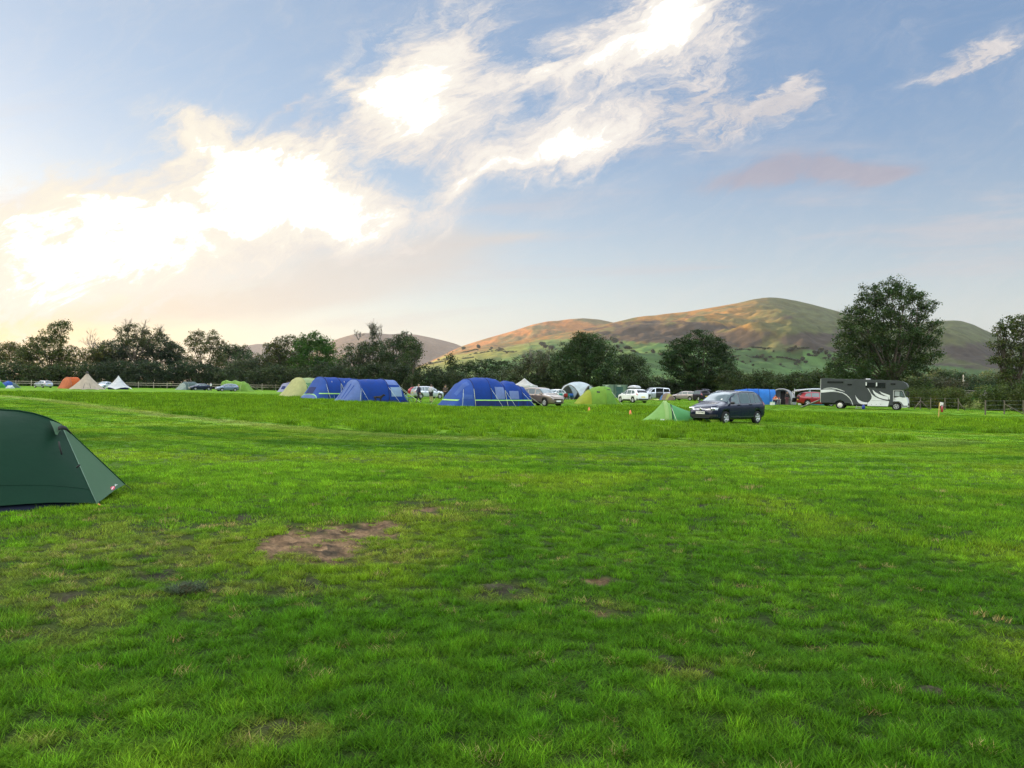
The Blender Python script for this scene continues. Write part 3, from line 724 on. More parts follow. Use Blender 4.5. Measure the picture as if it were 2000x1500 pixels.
tree('dense dark tree right of the bare twigs', 776, D0 - 34, [(768,672,20,13),(784,662,16,9),(790,654,9,6),(800,672,20,16),(808,684,16,16),(780,694,36,24),(770,718,44,28)], DARK, .3, 1.6, gap=.03)
tree('loose crowned tree on a slim trunk left of the walking people', 806, D0 - 50, [(800,668,14,10),(814,676,12,10),(806,690,18,14),(798,706,20,14),(818,694,8,10)], (.04, .056, .018), .27, 1.2, gap=.06, trunk=.22)
tree('slim upright dark tree standing alone against the green hillside', 881, D0 - 40, [(880,698,8,7),(882,712,11,12),(878,730,16,16),(884,740,18,14)], DARK, .28, 1.7, trunk=.2)
tree('flat topped pine scrub behind the blue dome tent', 930, D0 - 40, [(905,718,22,10),(930,712,24,9),(955,712,24,10),(980,716,22,12),(920,734,36,18),(965,736,36,18),(890,744,30,14)], DARK, .28, 1.6, name='pine_tree', flat=.45)
tree('tangled willow with pale stems beside the big tree', 1050, D0 - 50, [(1020,712,24,18),(1046,704,24,18),(1072,704,22,20),(1040,730,44,22),(1080,732,36,24),(1004,736,30,20)], (.058, .064, .030), .27, 1.3, cat='willow', name='willow', gap=.06, bare=[(1030,728,44,.4,3),(1062,726,46,.4,3)])
tree('large dark green tree behind the arched shelter tent', 1142, 150, [(1140,664,26,15),(1162,668,26,16),(1120,680,26,18),(1182,688,22,18),(1142,692,44,26),(1112,704,32,26),(1168,712,40,28),(1100,724,30,22),(1140,732,54,26),(1130,657,14,8)], (.030, .050, .015), .27, 1.8, trunk=.5)
tree('smaller rounded dark tree right of the large dark one', 1226, 165, [(1216,702,22,14),(1236,708,24,16),(1210,722,28,20),(1244,724,26,20),(1228,738,40,18)], DARK, .27, 1.8)
tree('big domed dark tree in front of the green pasture', 1364, 142, [(1364,662,34,17),(1334,676,28,18),(1396,676,28,18),(1318,694,24,18),(1412,694,22,18),(1362,694,54,28),(1306,712,22,14),(1422,712,16,16),(1338,720,40,22),(1392,722,42,24),(1364,738,56,20)], (.027, .045, .014), .26, 2.0, trunk=.55, flat=.5)
tree('very tall airy tree rising behind the horsebox', 1742, 102, [(1700,574,24,20),(1690,596,24,16),(1740,560,22,16),(1764,570,26,20),(1790,590,22,18),(1738,590,34,22),(1812,596,18,12),(1672,610,24,14),(1716,620,44,22),(1780,618,40,22),(1826,632,18,10),(1656,640,22,20),(1690,650,40,28),
     (1750,654,50,30),(1808,656,30,22),(1650,672,24,22),(1690,690,46,28),(1760,692,54,30),(1816,684,26,26),(1660,716,40,24),(1720,724,50,24),(1790,716,40,20),(1634,724,24,22)], (.038, .058, .017), .22, 1.8, trunk=.45, gap=.03, clump=.8)
tree('thin leaved tree cut by the right edge of the field', 1982, 84, [(1966,632,18,12),(1992,628,20,12),(1948,648,14,10),(1976,654,24,14),(2010,640,26,20),(1950,672,20,10),(1984,680,30,18),(1962,702,28,10),(1990,712,30,20),(1944,704,16,6),(2020,690,30,30),(1978,740,34,22)], (.050, .060, .017), .19, 1.6, trunk=.30, gap=.04, clump=.75)
# hedges and undergrowth
def hedge(label, x0, x1, d0, d1, top, tint, n, leaf=.3, dens=1.5, name='hedge', base=762, jit=8, rx=26, cat='hedge', bare=None, thick=1.):
    SEED[0] += 1; rnd = random.Random(SEED[0]); xm = (x0 + x1) / 2; dm = (d0 + d1) / 2
    b = on(AT(xm, dm)); L = []
    for i in range(n):
        f = (i + rnd.uniform(.1, .9)) / n; x = x0 + (x1 - x0) * f; d = d0 + (d1 - d0) * f
        t = top + rnd.uniform(-jit, jit); s = d / FPX; hz = P3(x, t, d).z - float(gz(*AT(x, d)[:2]))
        c = on(AT(x, d)); r = rx * rnd.uniform(.7, 1.3) * s
        for k, fz in enumerate((.28, .68)):
            cc = c + Vector((rnd.uniform(-.4, .4) * r, rnd.uniform(-.6, .6) * r * thick, hz * fz)) - b
            L.append((tuple(cc), (r, r * .8, hz * .34)))
    o = link(name, leaves(L, leaf, dens, tint, SEED[0]), None, LEAF); o.location = b
    return tag(o, label, cat)
hedge('dark undergrowth along the fence at the far left, behind the orange tent', -520, 190, D0 - 14, D0 - 4, 712, (.040, .052, .018), 38, .34, 1.5)
hedge('dark undergrowth along the fence behind the white tipi and dark saloon', 190, 450, D0 - 4, D0 - 6, 712, (.028, .040, .018), 15, .34, 1.6)
hedge('grey green undergrowth along the fence behind the lime tunnel tent', 440, 640, D0 - 8, D0 - 22, 716, (.040, .052, .022), 12, .33, 1.5)
hedge('dark thicket behind the two big blue tents', 620, 850, D0 - 30, D0 - 50, 714, (.028, .040, .016), 14, .3, 1.7)
hedge('dark hedge behind the blue dome tent and brown car', 830, 1110, D0 - 50, 152, 734, (.034, .046, .018), 16, .28, 1.6)
hedge('dark hedge behind the green cabins and white car', 1090, 1310, 150, 150, 736, (.036, .052, .016), 14, .26, 1.6)
hedge('bushy field hedge behind the grey awning tent', 1405, 1640, 138, 118, 728, (.036, .050, .015), 17, .24, 1.7, jit=7)
hedge('dark hedge under the big domed tree', 1280, 1450, 146, 142, 742, (.024, .036, .014), 10, .25, 1.6)
hedge('hedge running behind the horsebox under the tall tree', 1610, 1800, 112, 100, 738, (.036, .052, .016), 14, .21, 1.7)
hedge('lighter bramble hedge just ahead of the horsebox cab', 1768, 1880, 92, 86, 763, (.066, .085, .020), 12, .15, 1.6, jit=5, rx=22)
hedge('bushy hedge end at the right edge of the field', 1930, 2700, 80, 60, 752, (.060, .078, .019), 46, .16, 1.6, jit=6, rx=24)
hedge('low clipped dark hedge below the telegraph pole', 1862, 1930, 150, 150, 754, (.022, .040, .014), 7, .2, 1.9, jit=2, rx=14)
hedge('soft green distant trees beyond the right hand hedge', 1780, 2010, 270, 270, 728, (.042, .062, .024), 13, .4, 1.6, jit=9, rx=28)
hedge('brownish scrub between the tall tree and the distant trees', 1800, 1870, 135, 130, 742, (.050, .052, .026), 6, .24, 1.4, jit=7, rx=22)
# ------------------------------------------------------------------ cars
RUBBER = mat('rubber', (.018, .018, .018), .85, spec=.3, var=.2)
TRIM = mat('black_trim', (.014, .014, .015), .55, var=.2)
ALLOY = mat('alloy', (.55, .56, .57), .32, .85, var=.08)
CHROME = mat('chrome', (.75, .75, .76), .15, 1., var=.03)
GLASS = mat('car_glass', (.095, .130, .140), .04, spec=.45, var=.1)  # pale base colour paints in the light seen through the windows
DARKGLASS = mat('tinted_glass', (.012, .014, .017), .05, spec=.7, var=.1)
LAMP = mat('lamp_lens', (.40, .43, .45), .08, spec=1., var=.25, scale=9, coat=1.)
REDLAMP = mat('red_lens', (.32, .012, .012), .15, spec=.8, var=.2, coat=1.)
PLATEW = mat('plate_white', (.78, .78, .74), .5, var=.03); PLATEY = mat('plate_yellow', (.70, .52, .05), .5, var=.03)
INK = mat('plate_ink', (.01, .01, .01), .6)
def paint(name, col, metal=.25, rough=.3, coat=1.): return mat(name, col, rough, metal, var=.06, scale=1.2, coat=coat * .5, spec=.28 + .12 * coat)
KINDS = {
 'mpv': dict(L=4.34, W=1.81, r=.312, xf=1.33, xr=-1.33, top=[(-2.17,.62),(-2.14,.95),(-2.04,1.14),(-1.86,1.38),(-1.66,1.50),(-1.2,1.56),(-.5,1.585),(0,1.57),(.35,1.51),(.62,1.41),(1.0,1.15),(1.17,1.04),(1.35,1.0),(1.8,.90),(2.02,.78),(2.13,.66),(2.17,.56)],
   belt=[(-2.2,1.0),(-1.5,.98),(.6,.93),(1.2,.91),(2.2,.8)], ws=(.42,1.12), rs=(-2.06,-1.76), side=[[(.98,.97),(1.14,.97),(1.0,1.10),(.93,1.16)],[(.18,.97),(.90,.96),(.62,1.36),(.18,1.47)],[(-.72,.99),(.10,.97),(.10,1.47),(-.72,1.49)],[(-1.12,1.0),(-.78,.99),(-.78,1.49),(-1.12,1.47)],[(-1.68,1.04),(-1.17,1.0),(-1.17,1.46),(-1.50,1.38)]],
   doors=[(.12,1.08),(-.86,.10)], roof=.66),
 'suv': dict(L=4.45, W=1.84, r=.35, xf=1.36, xr=-1.32, top=[(-2.22,.70),(-2.19,1.05),(-2.08,1.25),(-1.85,1.52),(-1.6,1.61),(-1.0,1.65),(-.3,1.66),(.15,1.62),(.45,1.52),(1.02,1.13),(1.2,1.08),(1.8,1.0),(2.05,.90),(2.18,.76),(2.22,.64)],
   belt=[(-2.2,1.10),(-1.5,1.06),(.6,1.02),(1.2,1.0),(2.2,.9)], ws=(.36,.98), rs=(-2.1,-1.78), side=[[(.08,1.06),(.92,1.05),(.55,1.42),(.08,1.53)],[(-.85,1.08),(0,1.06),(0,1.53),(-.85,1.54)],[(-1.66,1.13),(-.93,1.08),(-.93,1.53),(-1.45,1.46)]], doors=[(.04,1.05),(-.98,.02)], roof=.67),
 'hatch': dict(L=4.2, W=1.76, r=.31, xf=1.28, xr=-1.25, top=[(-2.1,.62),(-2.07,.92),(-1.95,1.08),(-1.70,1.30),(-1.4,1.41),(-.8,1.46),(-.2,1.46),(.2,1.40),(.45,1.31),(.98,1.0),(1.15,.95),(1.7,.86),(1.95,.74),(2.07,.62),(2.1,.55)],
   belt=[(-2.1,.97),(-1.4,.94),(.6,.89),(1.1,.87),(2.1,.78)], ws=(.3,.94), rs=(-2.0,-1.62), side=[[(.08,.93),(.88,.92),(.5,1.22),(.08,1.34)],[(-.75,.95),(0,.93),(0,1.34),(-.75,1.35)],[(-1.5,1.0),(-.83,.95),(-.83,1.34),(-1.28,1.27)]], doors=[(.04,1.0),(-.86,.02)], roof=.66),
 'saloon': dict(L=4.6, W=1.8, r=.32, xf=1.42, xr=-1.36, top=[(-2.3,.62),(-2.27,.92),(-2.15,1.0),(-1.75,1.05),(-1.5,1.12),(-1.0,1.34),(-.7,1.41),(-.2,1.44),(.2,1.40),(.5,1.29),(1.0,1.0),(1.2,.95),(1.85,.85),(2.12,.74),(2.27,.62),(2.3,.54)],
   belt=[(-2.3,.98),(-1.4,.97),(.6,.9),(1.1,.88),(2.3,.78)], ws=(.34,.96), rs=(-1.46,-.86), side=[[(.12,.94),(.9,.92),(.52,1.2),(.12,1.32)],[(-.68,.97),(.04,.94),(.04,1.32),(-.62,1.32)],[(-1.18,1.0),(-.74,.97),(-.70,1.31),(-.9,1.27)]], doors=[(.08,1.02),(-.8,.06)], roof=.64),
 'estate': dict(L=4.7, W=1.8, r=.32, xf=1.45, xr=-1.32, top=[(-2.35,.62),(-2.32,.95),(-2.22,1.12),(-2.0,1.34),(-1.7,1.43),(-1.0,1.47),(-.2,1.48),(.25,1.42),(.5,1.33),(1.05,1.02),(1.25,.97),(1.9,.87),(2.18,.75),(2.32,.62),(2.35,.55)],
   belt=[(-2.35,.99),(-1.4,.96),(.6,.91),(1.1,.89),(2.3,.8)], ws=(.36,1.0), rs=(-2.27,-1.93), side=[[(.12,.95),(.94,.94),(.56,1.24),(.12,1.36)],[(-.8,.97),(.04,.95),(.04,1.36),(-.8,1.37)],[(-1.92,1.02),(-.88,.97),(-.88,1.37),(-1.72,1.31)]], doors=[(.08,1.06),(-.9,.06)], roof=.66),
 'van': dict(L=4.9, W=1.9, r=.34, xf=1.55, xr=-1.45, top=[(-2.45,.75),(-2.43,1.25),(-2.36,1.75),(-2.2,1.92),(-1.8,1.97),(0,1.98),(.7,1.94),(1.0,1.85),(1.62,1.27),(1.8,1.18),(2.2,1.02),(2.38,.86),(2.45,.70)],
   belt=[(-2.45,1.22),(0,1.2),(1.6,1.14),(2.45,.95)], ws=(.98,1.58), rs=(-2.43,-2.3), side=[[(.62,1.24),(1.45,1.2),(1.05,1.68),(.62,1.78)],[(-.95,1.25),(.40,1.24),(.40,1.78),(-.95,1.79)],[(-2.2,1.27),(-1.05,1.25),(-1.05,1.79),(-2.1,1.77)]], doors=[(.55,1.5),(-1.0,.48)], roof=.80),
}
def smooth_interp(knots, xs, k=2):
    a = np.array(knots); o = np.argsort(a[:, 0]); v = np.interp(xs, a[o, 0], a[o, 1])
    for _ in range(k): v[1:-1] = .25 * v[:-2] + .5 * v[1:-1] + .25 * v[2:]
    return v
class CarForm:
    def __init__(s, kind):
        s.k = KINDS[kind]; k = s.k; hl = k['L'] / 2
        s.xs = np.unique(np.concatenate([np.linspace(-hl, hl, 58), [-hl + .03, -hl + .08, hl - .03, hl - .08]]))
        s.zt = smooth_interp(k['top'], s.xs, 1); s.zb_ = smooth_interp(k['belt'], s.xs)
        s.w = smooth_interp([(-hl,.80),(-hl+.05,.86),(-hl+.25,.95),(-hl+.7,1.),(hl-1.1,1.),(hl-.5,.96),(hl-.22,.87),(hl-.08,.76),(hl,.66)], s.xs, 1) * k['W'] / 2
        s.zl = smooth_interp([(-hl,.38),(-hl+.25,.26),(-hl+.5,.22),(hl-.5,.2),(hl-.2,.22),(hl,.27)], s.xs)
    def ring(s, x):
        zt = np.interp(x, s.xs, s.zt); belt = min(np.interp(x, s.xs, s.zb_), zt - .045); w = np.interp(x, s.xs, s.w); zl = np.interp(x, s.xs, s.zl)
        g = float(np.clip((zt - belt - .05) / .42, 0, 1)); yr = w * (.90 * (1 - g) + s.k['roof'] / .9 * g * 1.02)
        h = belt - zl
        return [(0, zl), (.80 * w, zl), (.955 * w, zl + .06), (.985 * w, zl + .22 * h), (w, zl + .5 * h), (.995 * w, zl + .78 * h), (.97 * w, belt - .03), (.945 * w, belt),
                (yr + .012 * g, zt - .06 - .02 * g), (yr - .06, zt - .022), (yr * .62, zt + .004), (0, zt + .018)]
    def pt(s, x, t, off=0., sg=1):
        """point on the skin at station x and ring position t"""
        def q(xx, tt):
            r = s.ring(xx); i = int(min(max(tt, 0), len(r) - 1.001)); f = tt - i
            return Vector((xx, (r[i][0] * (1 - f) + r[i + 1][0] * f) * sg, r[i][1] * (1 - f) + r[i + 1][1] * f))
        p = q(x, t)
        if off:
            e = .02; hl = s.k['L'] / 2
            a = q(min(x + e, hl), t) - q(max(x - e, -hl), t); b = q(x, min(t + .1, 10.99)) - q(x, max(t - .1, 0)); n = a.cross(b) * sg
            n.normalize()
            if n.dot(Vector((0, p.y, p.z - .7))) < 0: n = -n
            p = p + n * off
        return p
    def side(s, x, z, off, sg):
        r = s.ring(x)
        for i in range(1, len(r) - 2):
            if r[i][1] <= z <= r[i + 1][1]: return s.pt(x, i + (z - r[i][1]) / (r[i + 1][1] - r[i][1] + 1e-9), off, sg)
        return s.pt(x, 8, off, sg)
    def body(s):
        rows = []
        for x in s.xs:
            r = s.ring(x); rows.append([(x, -y, z) for y, z in r[::-1]] + [(x, y, z) for y, z in r[1:-1]])
        m = MB(); m.grid(rows, True, True); n = len(rows[0]); N = len(rows)
        m.f += [tuple(range(n))[::-1], tuple((N - 1) * n + k for k in range(n))]; m.sm += [False, False]
        me = m.mesh('body'); bm = bmesh.new(); bm.from_mesh(me); bmesh.ops.remove_doubles(bm, verts=bm.verts, dist=1e-5); bm.to_mesh(me); bm.free()
        return me
    def strip(s, mb, x0, x1, t0, t1, off, sg, nx=6, nt=3):
        return mb.grid([[s.pt(x0 + (x1 - x0) * i / nx, t0 + (t1 - t0) * j / nt, off, sg) for j in range(nt + 1)] for i in range(nx + 1)])
def cut(me, cutters, mats):
    o = bpy.data.objects.new('tmp', me); COL.objects.link(o)
    for m in mats: me.materials.append(m)
    tmp = []
    for c in cutters:
        cm = c.mesh('cut'); cm.materials.append(mats[1]); co = bpy.data.objects.new('cut', cm); COL.objects.link(co); tmp.append(co)
        b = o.modifiers.new('c', 'BOOLEAN'); b.object = co; b.operation = 'DIFFERENCE'; b.solver = 'EXACT'; b.material_mode = 'TRANSFER'
    dg = bpy.context.evaluated_depsgraph_get(); dg.update()
    r = bpy.data.meshes.new_from_object(o.evaluated_get(dg))
    for t in tmp + [o]: bpy.data.objects.remove(t)
    return r
_BODY = {}
def car_body(kind):
    if kind not in _BODY:
        f = CarForm(kind); k = f.k; cs = []
        for x in (k['xf'], k['xr']):
            for sg in (1, -1):
                m = MB(); y = sg * k['W'] / 2; R_ = k['r'] * 1.17
                m.lathe([(R_, -.27), (R_, .2)] if sg > 0 else [(R_, -.2), (R_, .27)], 26, 'y', (x, y, k['r']), False); cs.append(m)
        _BODY[kind] = (f, cut(f.body(), cs, [paint('p0', (1, 1, 1)), TRIM]))
    return _BODY[kind]
_WH = {}
def wheel_meshes(r, spokes=5):
    if (r, spokes) not in _WH:
        w = .21; t = MB(); t.lathe([(r * .66, -w / 2), (r * .93, -w / 2), (r, -w / 2 + .03), (r, w / 2 - .03), (r * .93, w / 2), (r * .66, w / 2), (r * .64, w / 2 - .03), (r * .64, -w / 2 + .02), (r * .66, -w / 2)], 26, 'y')
        rim = MB(); rim.lathe([(r * .62, -.02), (r * .66, w / 2 - .012), (r * .62, w / 2 - .004), (r * .58, w / 2 - .03), (r * .56, .0)], 26, 'y')
        for k in range(spokes):
            a = 2 * PI * k / spokes + .3
            for da in (-.16, .16):
                p0 = Vector((math.cos(a) * .05, w / 2 - .035, math.sin(a) * .05)); p1 = Vector((math.cos(a + da) * r * .61, w / 2 - .02, math.sin(a + da) * r * .61))
                rim.tube([p0, p1], [.03, .022], 5)
        rim.lathe([(.0001, w / 2 - .016), (.06, w / 2 - .022), (.065, w / 2 - .06)], 12, 'y')
        disc = MB(); disc.lathe([(.0001, .01), (r * .56, .01), (r * .56, -.02)], 18, 'y')
        _WH[(r, spokes)] = (t.mesh('tyre'), rim.mesh('rim'), disc.mesh('hub'))
        _WH[(r, spokes)][0].materials.append(RUBBER); _WH[(r, spokes)][1].materials.append(ALLOY); _WH[(r, spokes)][2].materials.append(TRIM)
    return _WH[(r, spokes)]
def put_wheel(root, x, y, r, steer=0, spokes=5, rimmat=None):
    t, rm, d = wheel_meshes(r, spokes)
    w = link('wheel', t, root); w.location = (x, y, r - .012); w.rotation_euler = (0, 0, (0 if y > 0 else PI) + steer)
    link('rim', rm, w); link('hub', d, w)
    return w
def quadwin(f, c, off, sg, n=5):
    m = MB(); c = [np.array(p) for p in c]; rows = []
    for i in range(n + 1):
        a = c[0] * (1 - i / n) + c[1] * i / n; b = c[3] * (1 - i / n) + c[2] * i / n; rows.append([f.side(*(a * (1 - j / 4) + b * j / 4), off, sg) for j in range(5)])
    return m.grid(rows)
def screen(f, x0, x1, yf=.90, off=.008, n=8):
    rows = []
    for i in range(n + 1):
        x = x0 + (x1 - x0) * i / n; row = []
        for j in range(-6, 7):
            t = 11 - abs(j) / 6 * 2.55 * (yf / .9); row.append(f.pt(x, t, off, 1 if j >= 0 else -1))
        rows.append(row)
    return MB().grid(rows)
def letters(text, size, mt, parent, loc, rot, name='lettering', ext=.002):
    cu = bpy.data.curves.new(name, 'FONT'); cu.body = text; cu.size = size; cu.extrude = ext; cu.align_x = 'CENTER'; cu.align_y = 'CENTER'
    o = bpy.data.objects.new(name, cu); COL.objects.link(o); dg = bpy.context.evaluated_depsgraph_get(); dg.update()
    me = bpy.data.meshes.new_from_object(o.evaluated_get(dg)); bpy.data.objects.remove(o); me.materials.clear() if me.materials else None
    q = link(name, me, parent, mt); q.location = loc; q.rotation_euler = rot
    return q
LOSA = lambda px: math.atan2(*uv(px, 760)[:1], 1)
def heading(px, rel):
    """rotation about z for a front that points rel degrees left of straight at the camera"""
    a = math.atan2(1, uv(px, 760)[0]); return a + PI - R(rel)
def car(kind, label, px, depth, rel, col, group=None, metal=.25, glass=None, plate_f=None, plate_r='', rails=False, dark_lower=False, cat='car', name='parked_car', scale=1., rearglass=None, tailgate=False, open_side=False, rough=.3):
    f, body = car_body(kind); k = f.k; hl = k['L'] / 2; W = k['W'] / 2; glass = glass or GLASS
    base = on(AT(px, depth)); root = thing(name, base, label, cat, group, heading(px, rel), scale)
    pm = paint('paint_%d_%d_%d' % tuple(int(c * 999) for c in col), col, metal, rough, .25 if sum(col) < .1 else 1.)
    me = body.copy(); me.materials[0] = pm; bo = link('body', me, root)
    for sg in (1, -1):
        for i, wq in enumerate(k['side']): quadwin(f, wq, .006, sg).build('side_window', glass, root)
        for i, (a, b) in enumerate(k['doors']):
            if open_side and i == 1 and sg == 1:
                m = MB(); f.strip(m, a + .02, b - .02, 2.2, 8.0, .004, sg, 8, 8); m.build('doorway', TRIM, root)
                m = MB(); f.strip(m, a - 1.3, b - 1.36, 2.2, 7.0, .07, sg, 8, 6); m.build('sliding_door', pm, root, solid=.03)
                m = MB(); f.strip(m, a - 1.3, a - 1.22, 7, 8.1, .07, sg, 2, 3); continue
            m = MB(); f.strip(m, a, b, 2.2, 6.9, .004, sg, 8, 6); d = m.build('door', pm, root)
            p = f.pt(a + .16, 6.0, .02, sg); MB().box(p, (.20, .03, .03)).build('handle', TRIM if dark_lower else pm, d)
        m = MB(); p = f.pt(k['doors'][0][1] - .16, 7.1, .06, sg); p.y += sg * .06
        m.lathe([(.001, -.11), (.06, -.10), (.085, -.03), (.085, .03), (.06, .10), (.001, .11)], 10, 'y', (0, 0, 0)); m.v = [(v[0] * .8 + p.x, v[1] + p.y, v[2] * .8 + p.z + .04) for v in m.v]
        m.build('mirror', TRIM if kind == 'mpv' else pm, root)
        m = MB(); f.strip(m, hl - .52, hl - .035, 6.15, 7.75, .007, sg, 8, 4); m.build('headlight', LAMP, root)
        m = MB(); f.strip(m, -hl + .03, -hl + .30, 5.6, 7.3, .007, sg, 5, 4); m.build('tail_light', REDLAMP, root)
        if dark_lower: m = MB(); f.strip(m, k['xr'] + .45, k['xf'] - .45, 1.5, 3.1, .008, sg, 8, 3); m.build('sill', TRIM, root)
        if rails:
            xa, xb = -1.45, .1
            m = MB(); m.tube([f.pt(xa, 8.7, 0, sg), f.pt(xa + .12, 8.7, .03, sg)] + [f.pt(xa + .12 + (xb - xa - .24) * i / 5, 8.7, .035, sg) for i in range(1, 5)] + [f.pt(xb - .12, 8.7, .03, sg), f.pt(xb, 8.7, 0, sg)], .014, 6); m.build('roof_rail', ALLOY, root)
        for x in (k['xf'], k['xr']): put_wheel(root, x, sg * (W - .115), k['r'])
    screen(f, *k['ws']).build('windscreen', glass, root)
    if not tailgate: screen(f, *k['rs']).build('rear_window', rearglass or glass, root)
    zt = f.k['top'][-1][1]
    front_z = .42
    g = MB(); g.box((hl - .005, 0, .36), (.03, W * 1.05, .13)); g.build('lower_grille', TRIM, root)
    g = MB(); g.box((hl - .02, 0, zt - .01), (.06, W * 1.12, .075)); g.build('grille', TRIM, root)
    MB().box((hl + .018, 0, .475), (.012, .52, .115)).build('number_plate', PLATEW, root)
    MB().box((-hl - .012, 0, .72), (.012, .52, .115)).build('number_plate', PLATEY, root)
    m = MB(); f.strip(m, -hl + .0, -hl + .22, 1.2, 3.2, .01, 1, 4, 3); f.strip(m, -hl, -hl + .22, 1.2, 3.2, .01, -1, 4, 3); m.box((-hl - .004, 0, .44), (.02, W * 1.5, .16)); m.build('rear_bumper', TRIM if dark_lower else pm, root)
    if tailgate:
        m = MB(); xr = k['top'][4][0]; zr = k['top'][5][1]
        m.box((0, 0, 0), (.9, W * 1.4, .06)); m.v = [(v[0] * math.cos(.25) + xr - .42, v[1], zr + .12 - v[0] * math.sin(.25) * -1) for v in m.v]; m.build('tailgate', pm, root)
        m = MB(); m.grid([[(-hl - .004 + .0, y, z) for y in (-W * .7, W * .7)] for z in (.78, 1.02)]); 
        rows = [[f.pt(x, t, .01, s) for (t, s) in ((8.2, -1), (9.5, -1), (11, 1), (9.5, 1), (8.2, 1))] for x in np.linspace(-hl + .02, k['rs'][1] + .05, 5)]
        m.grid(rows); m.build('boot_opening', TRIM, root)
    return root

# the navy people carrier in front of everything
NAVY = (.006, .009, .026)
mc = car('mpv', 'dark navy family car parked beside the small pale green tent', 1421, 38.4, 36, NAVY, rails=True, metal=0., rough=.2); mc.scale = (.97, 1., 1.02)
def finish_main(mc):
    f = CarForm('mpv'); hl = f.k['L'] / 2
    for o in list(mc.children):
        if o.name.startswith(('grille', 'lower_grille', 'number_plate', 'headlight')): bpy.data.objects.remove(o)
    nose = [(2.145, 0)]
    def nosegrid(y0, y1, z0, z1, off, n=10):
        """patch wrapped round the nose"""
        rows = []
        for i in range(n + 1):
            y = y0 + (y1 - y0) * i / n; row = []
            for j in range(4):
                z = z0 + (z1 - z0) * j / 3; x = hl
                for _ in range(160):
                    r = f.ring(x); ww = np.interp(z, [q[1] for q in r[1:]], [q[0] for q in r[1:]]) if z < r[-1][1] else -1
                    if ww >= abs(y): break
                    x -= .006
                row.append((x + off, y, z))
            rows.append(row)
        return MB().grid(rows)
    gr = nosegrid(-.50, .50, .655, .735, .016); gr.build('grille', TRIM, mc)
    for z in (.672, .715): nosegrid(-.50, .50, z - .011, z + .011, .024).build('chrome_bar', CHROME, mc)
    em = MB(); em.lathe([(.001, .012), (.045, .012), (.058, .006), (.062, 0)], 20, 'x'); em.v = [(v[0] + hl + .012, v[1], v[2] + .70) for v in em.v]; eb = em.build('round_badge', CHROME, mc); letters('V', .055, INK, eb, (hl + .026, 0, .722), (R(90), 0, R(90)), 'emblem_letter'); letters('W', .055, INK, eb, (hl + .026, 0, .682), (R(90), 0, R(90)), 'emblem_letter')
    for sg in (1, -1):
        h = nosegrid(sg * .50, sg * .80, .665, .785, .010, 8); ho = h.build('headlight', LAMP, mc)
        for yy in (.60, .72):
            b = MB(); x = hl - .06 - (yy - .5) * .30; b.lathe([(.001, .02), (.05, .012), (.058, -.01)], 14, 'x'); b.v = [(v[0] + x + .03, v[1] + sg * yy, v[2] + .725) for v in b.v]; b.build('lamp', CHROME, ho)
        nosegrid(sg * .50, sg * .80, .36, .46, .012, 6).build('fog_light_recess', TRIM, mc)
        ml = MB(); f.strip(ml, -1.0, .95, 2.75, 2.95, .010, sg, 10, 1); ml.build('side_moulding', paint('moulding', (.12, .12, .14), .6), mc)
    nosegrid(-.62, .62, .33, .44, .012).build('lower_grille', TRIM, mc)
    nosegrid(-.70, .70, .285, .31, .014).build('bumper_lip', paint('lip', (.10, .10, .12), .5), mc)
    pl = MB(); pl.box((hl + .03, 0, .53), (.014, .52, .12)); p = pl.build('number_plate', PLATEW, mc)
    letters('LT68 WBU', .105, INK, p, (hl + .040, 0, .53), (R(90), 0, R(90)))
    ds = MB(); ds.lathe([(.001, .004), (.05, .004), (.05, 0)], 14, 'z'); c = f.pt(1.0, 10.2, .014, 1); rot = Matrix.Rotation(R(38), 3, 'Y'); ds.v = [tuple(rot @ Vector(v) + c) for v in ds.v]; ds.build('tax_disc_sticker', PLATEW, mc)
finish_main(mc)
car('suv', 'brown beige crossover car nosing out beside the blue dome tent', 1058, 69, -42, (.20, .16, .125), metal=.5, dark_lower=True)
car('hatch', 'silver car roof showing just behind the brown crossover', 1056, 84, -30, (.42, .43, .44), metal=.6)
car('hatch', 'white hatchback parked left of the grey arched shelter', 1083, 112, 35, (.68, .69, .69), metal=.1)
wsuv = car('suv', 'white sport utility car carrying a grey roof box', 1236, 94, 146, (.74, .75, .76), metal=.05, dark_lower=True, rearglass=DARKGLASS, rails=True)
def roofbox():
    m = MB(); rows = []
    for x, h, w in ((-1.0,.05,.30),(-.97,.2,.36),(-.85,.30,.40),(0,.36,.41),(.6,.32,.40),(.9,.2,.36),(1.02,.06,.26)):
        rows.append([(x - .25, w * math.cos(a) * (1 if abs(math.cos(a)) > .3 else 1), 1.83 + max(-.1, (h - .05) * math.sin(a)) if math.sin(a) > 0 else 1.80 - .05) for a in np.linspace(0, 2 * PI, 14, endpoint=False)])
    m.grid(rows, True, True); n = 14; m.f += [tuple(range(n)), tuple(6 * n + k for k in range(n))]; m.sm += [False, False]
    o = m.build('roof_box', paint('roofbox_grey', (.36, .37, .39), .1, .4), None)
    o.matrix_world = Matrix.Translation(wsuv.location) @ Matrix.Rotation(wsuv.rotation_euler.z, 4, 'Z')
    tag(o, 'long grey luggage box strapped on the roof of the white car', 'roof box')
    b = MB()
    for x in (-.75, .3): b.box((x, 0, 1.735), (.06, 1.2, .04))
    c = b.build('crossbar', TRIM, o)
roofbox()
car('van', 'silver camper van with its side door slid open', 1280, 128, 58, (.40, .43, .46), metal=.5, cat='van', name='camper_van', glass=DARKGLASS, open_side=True)
car('estate', 'silver brown estate car right of the small striped tent', 1338, 122, 118, (.30, .27, .26), metal=.5)
car('suv', 'dark purple car with its tailgate raised behind the navy car', 1366, 120, 150, (.022, .016, .030), metal=.3, tailgate=True)
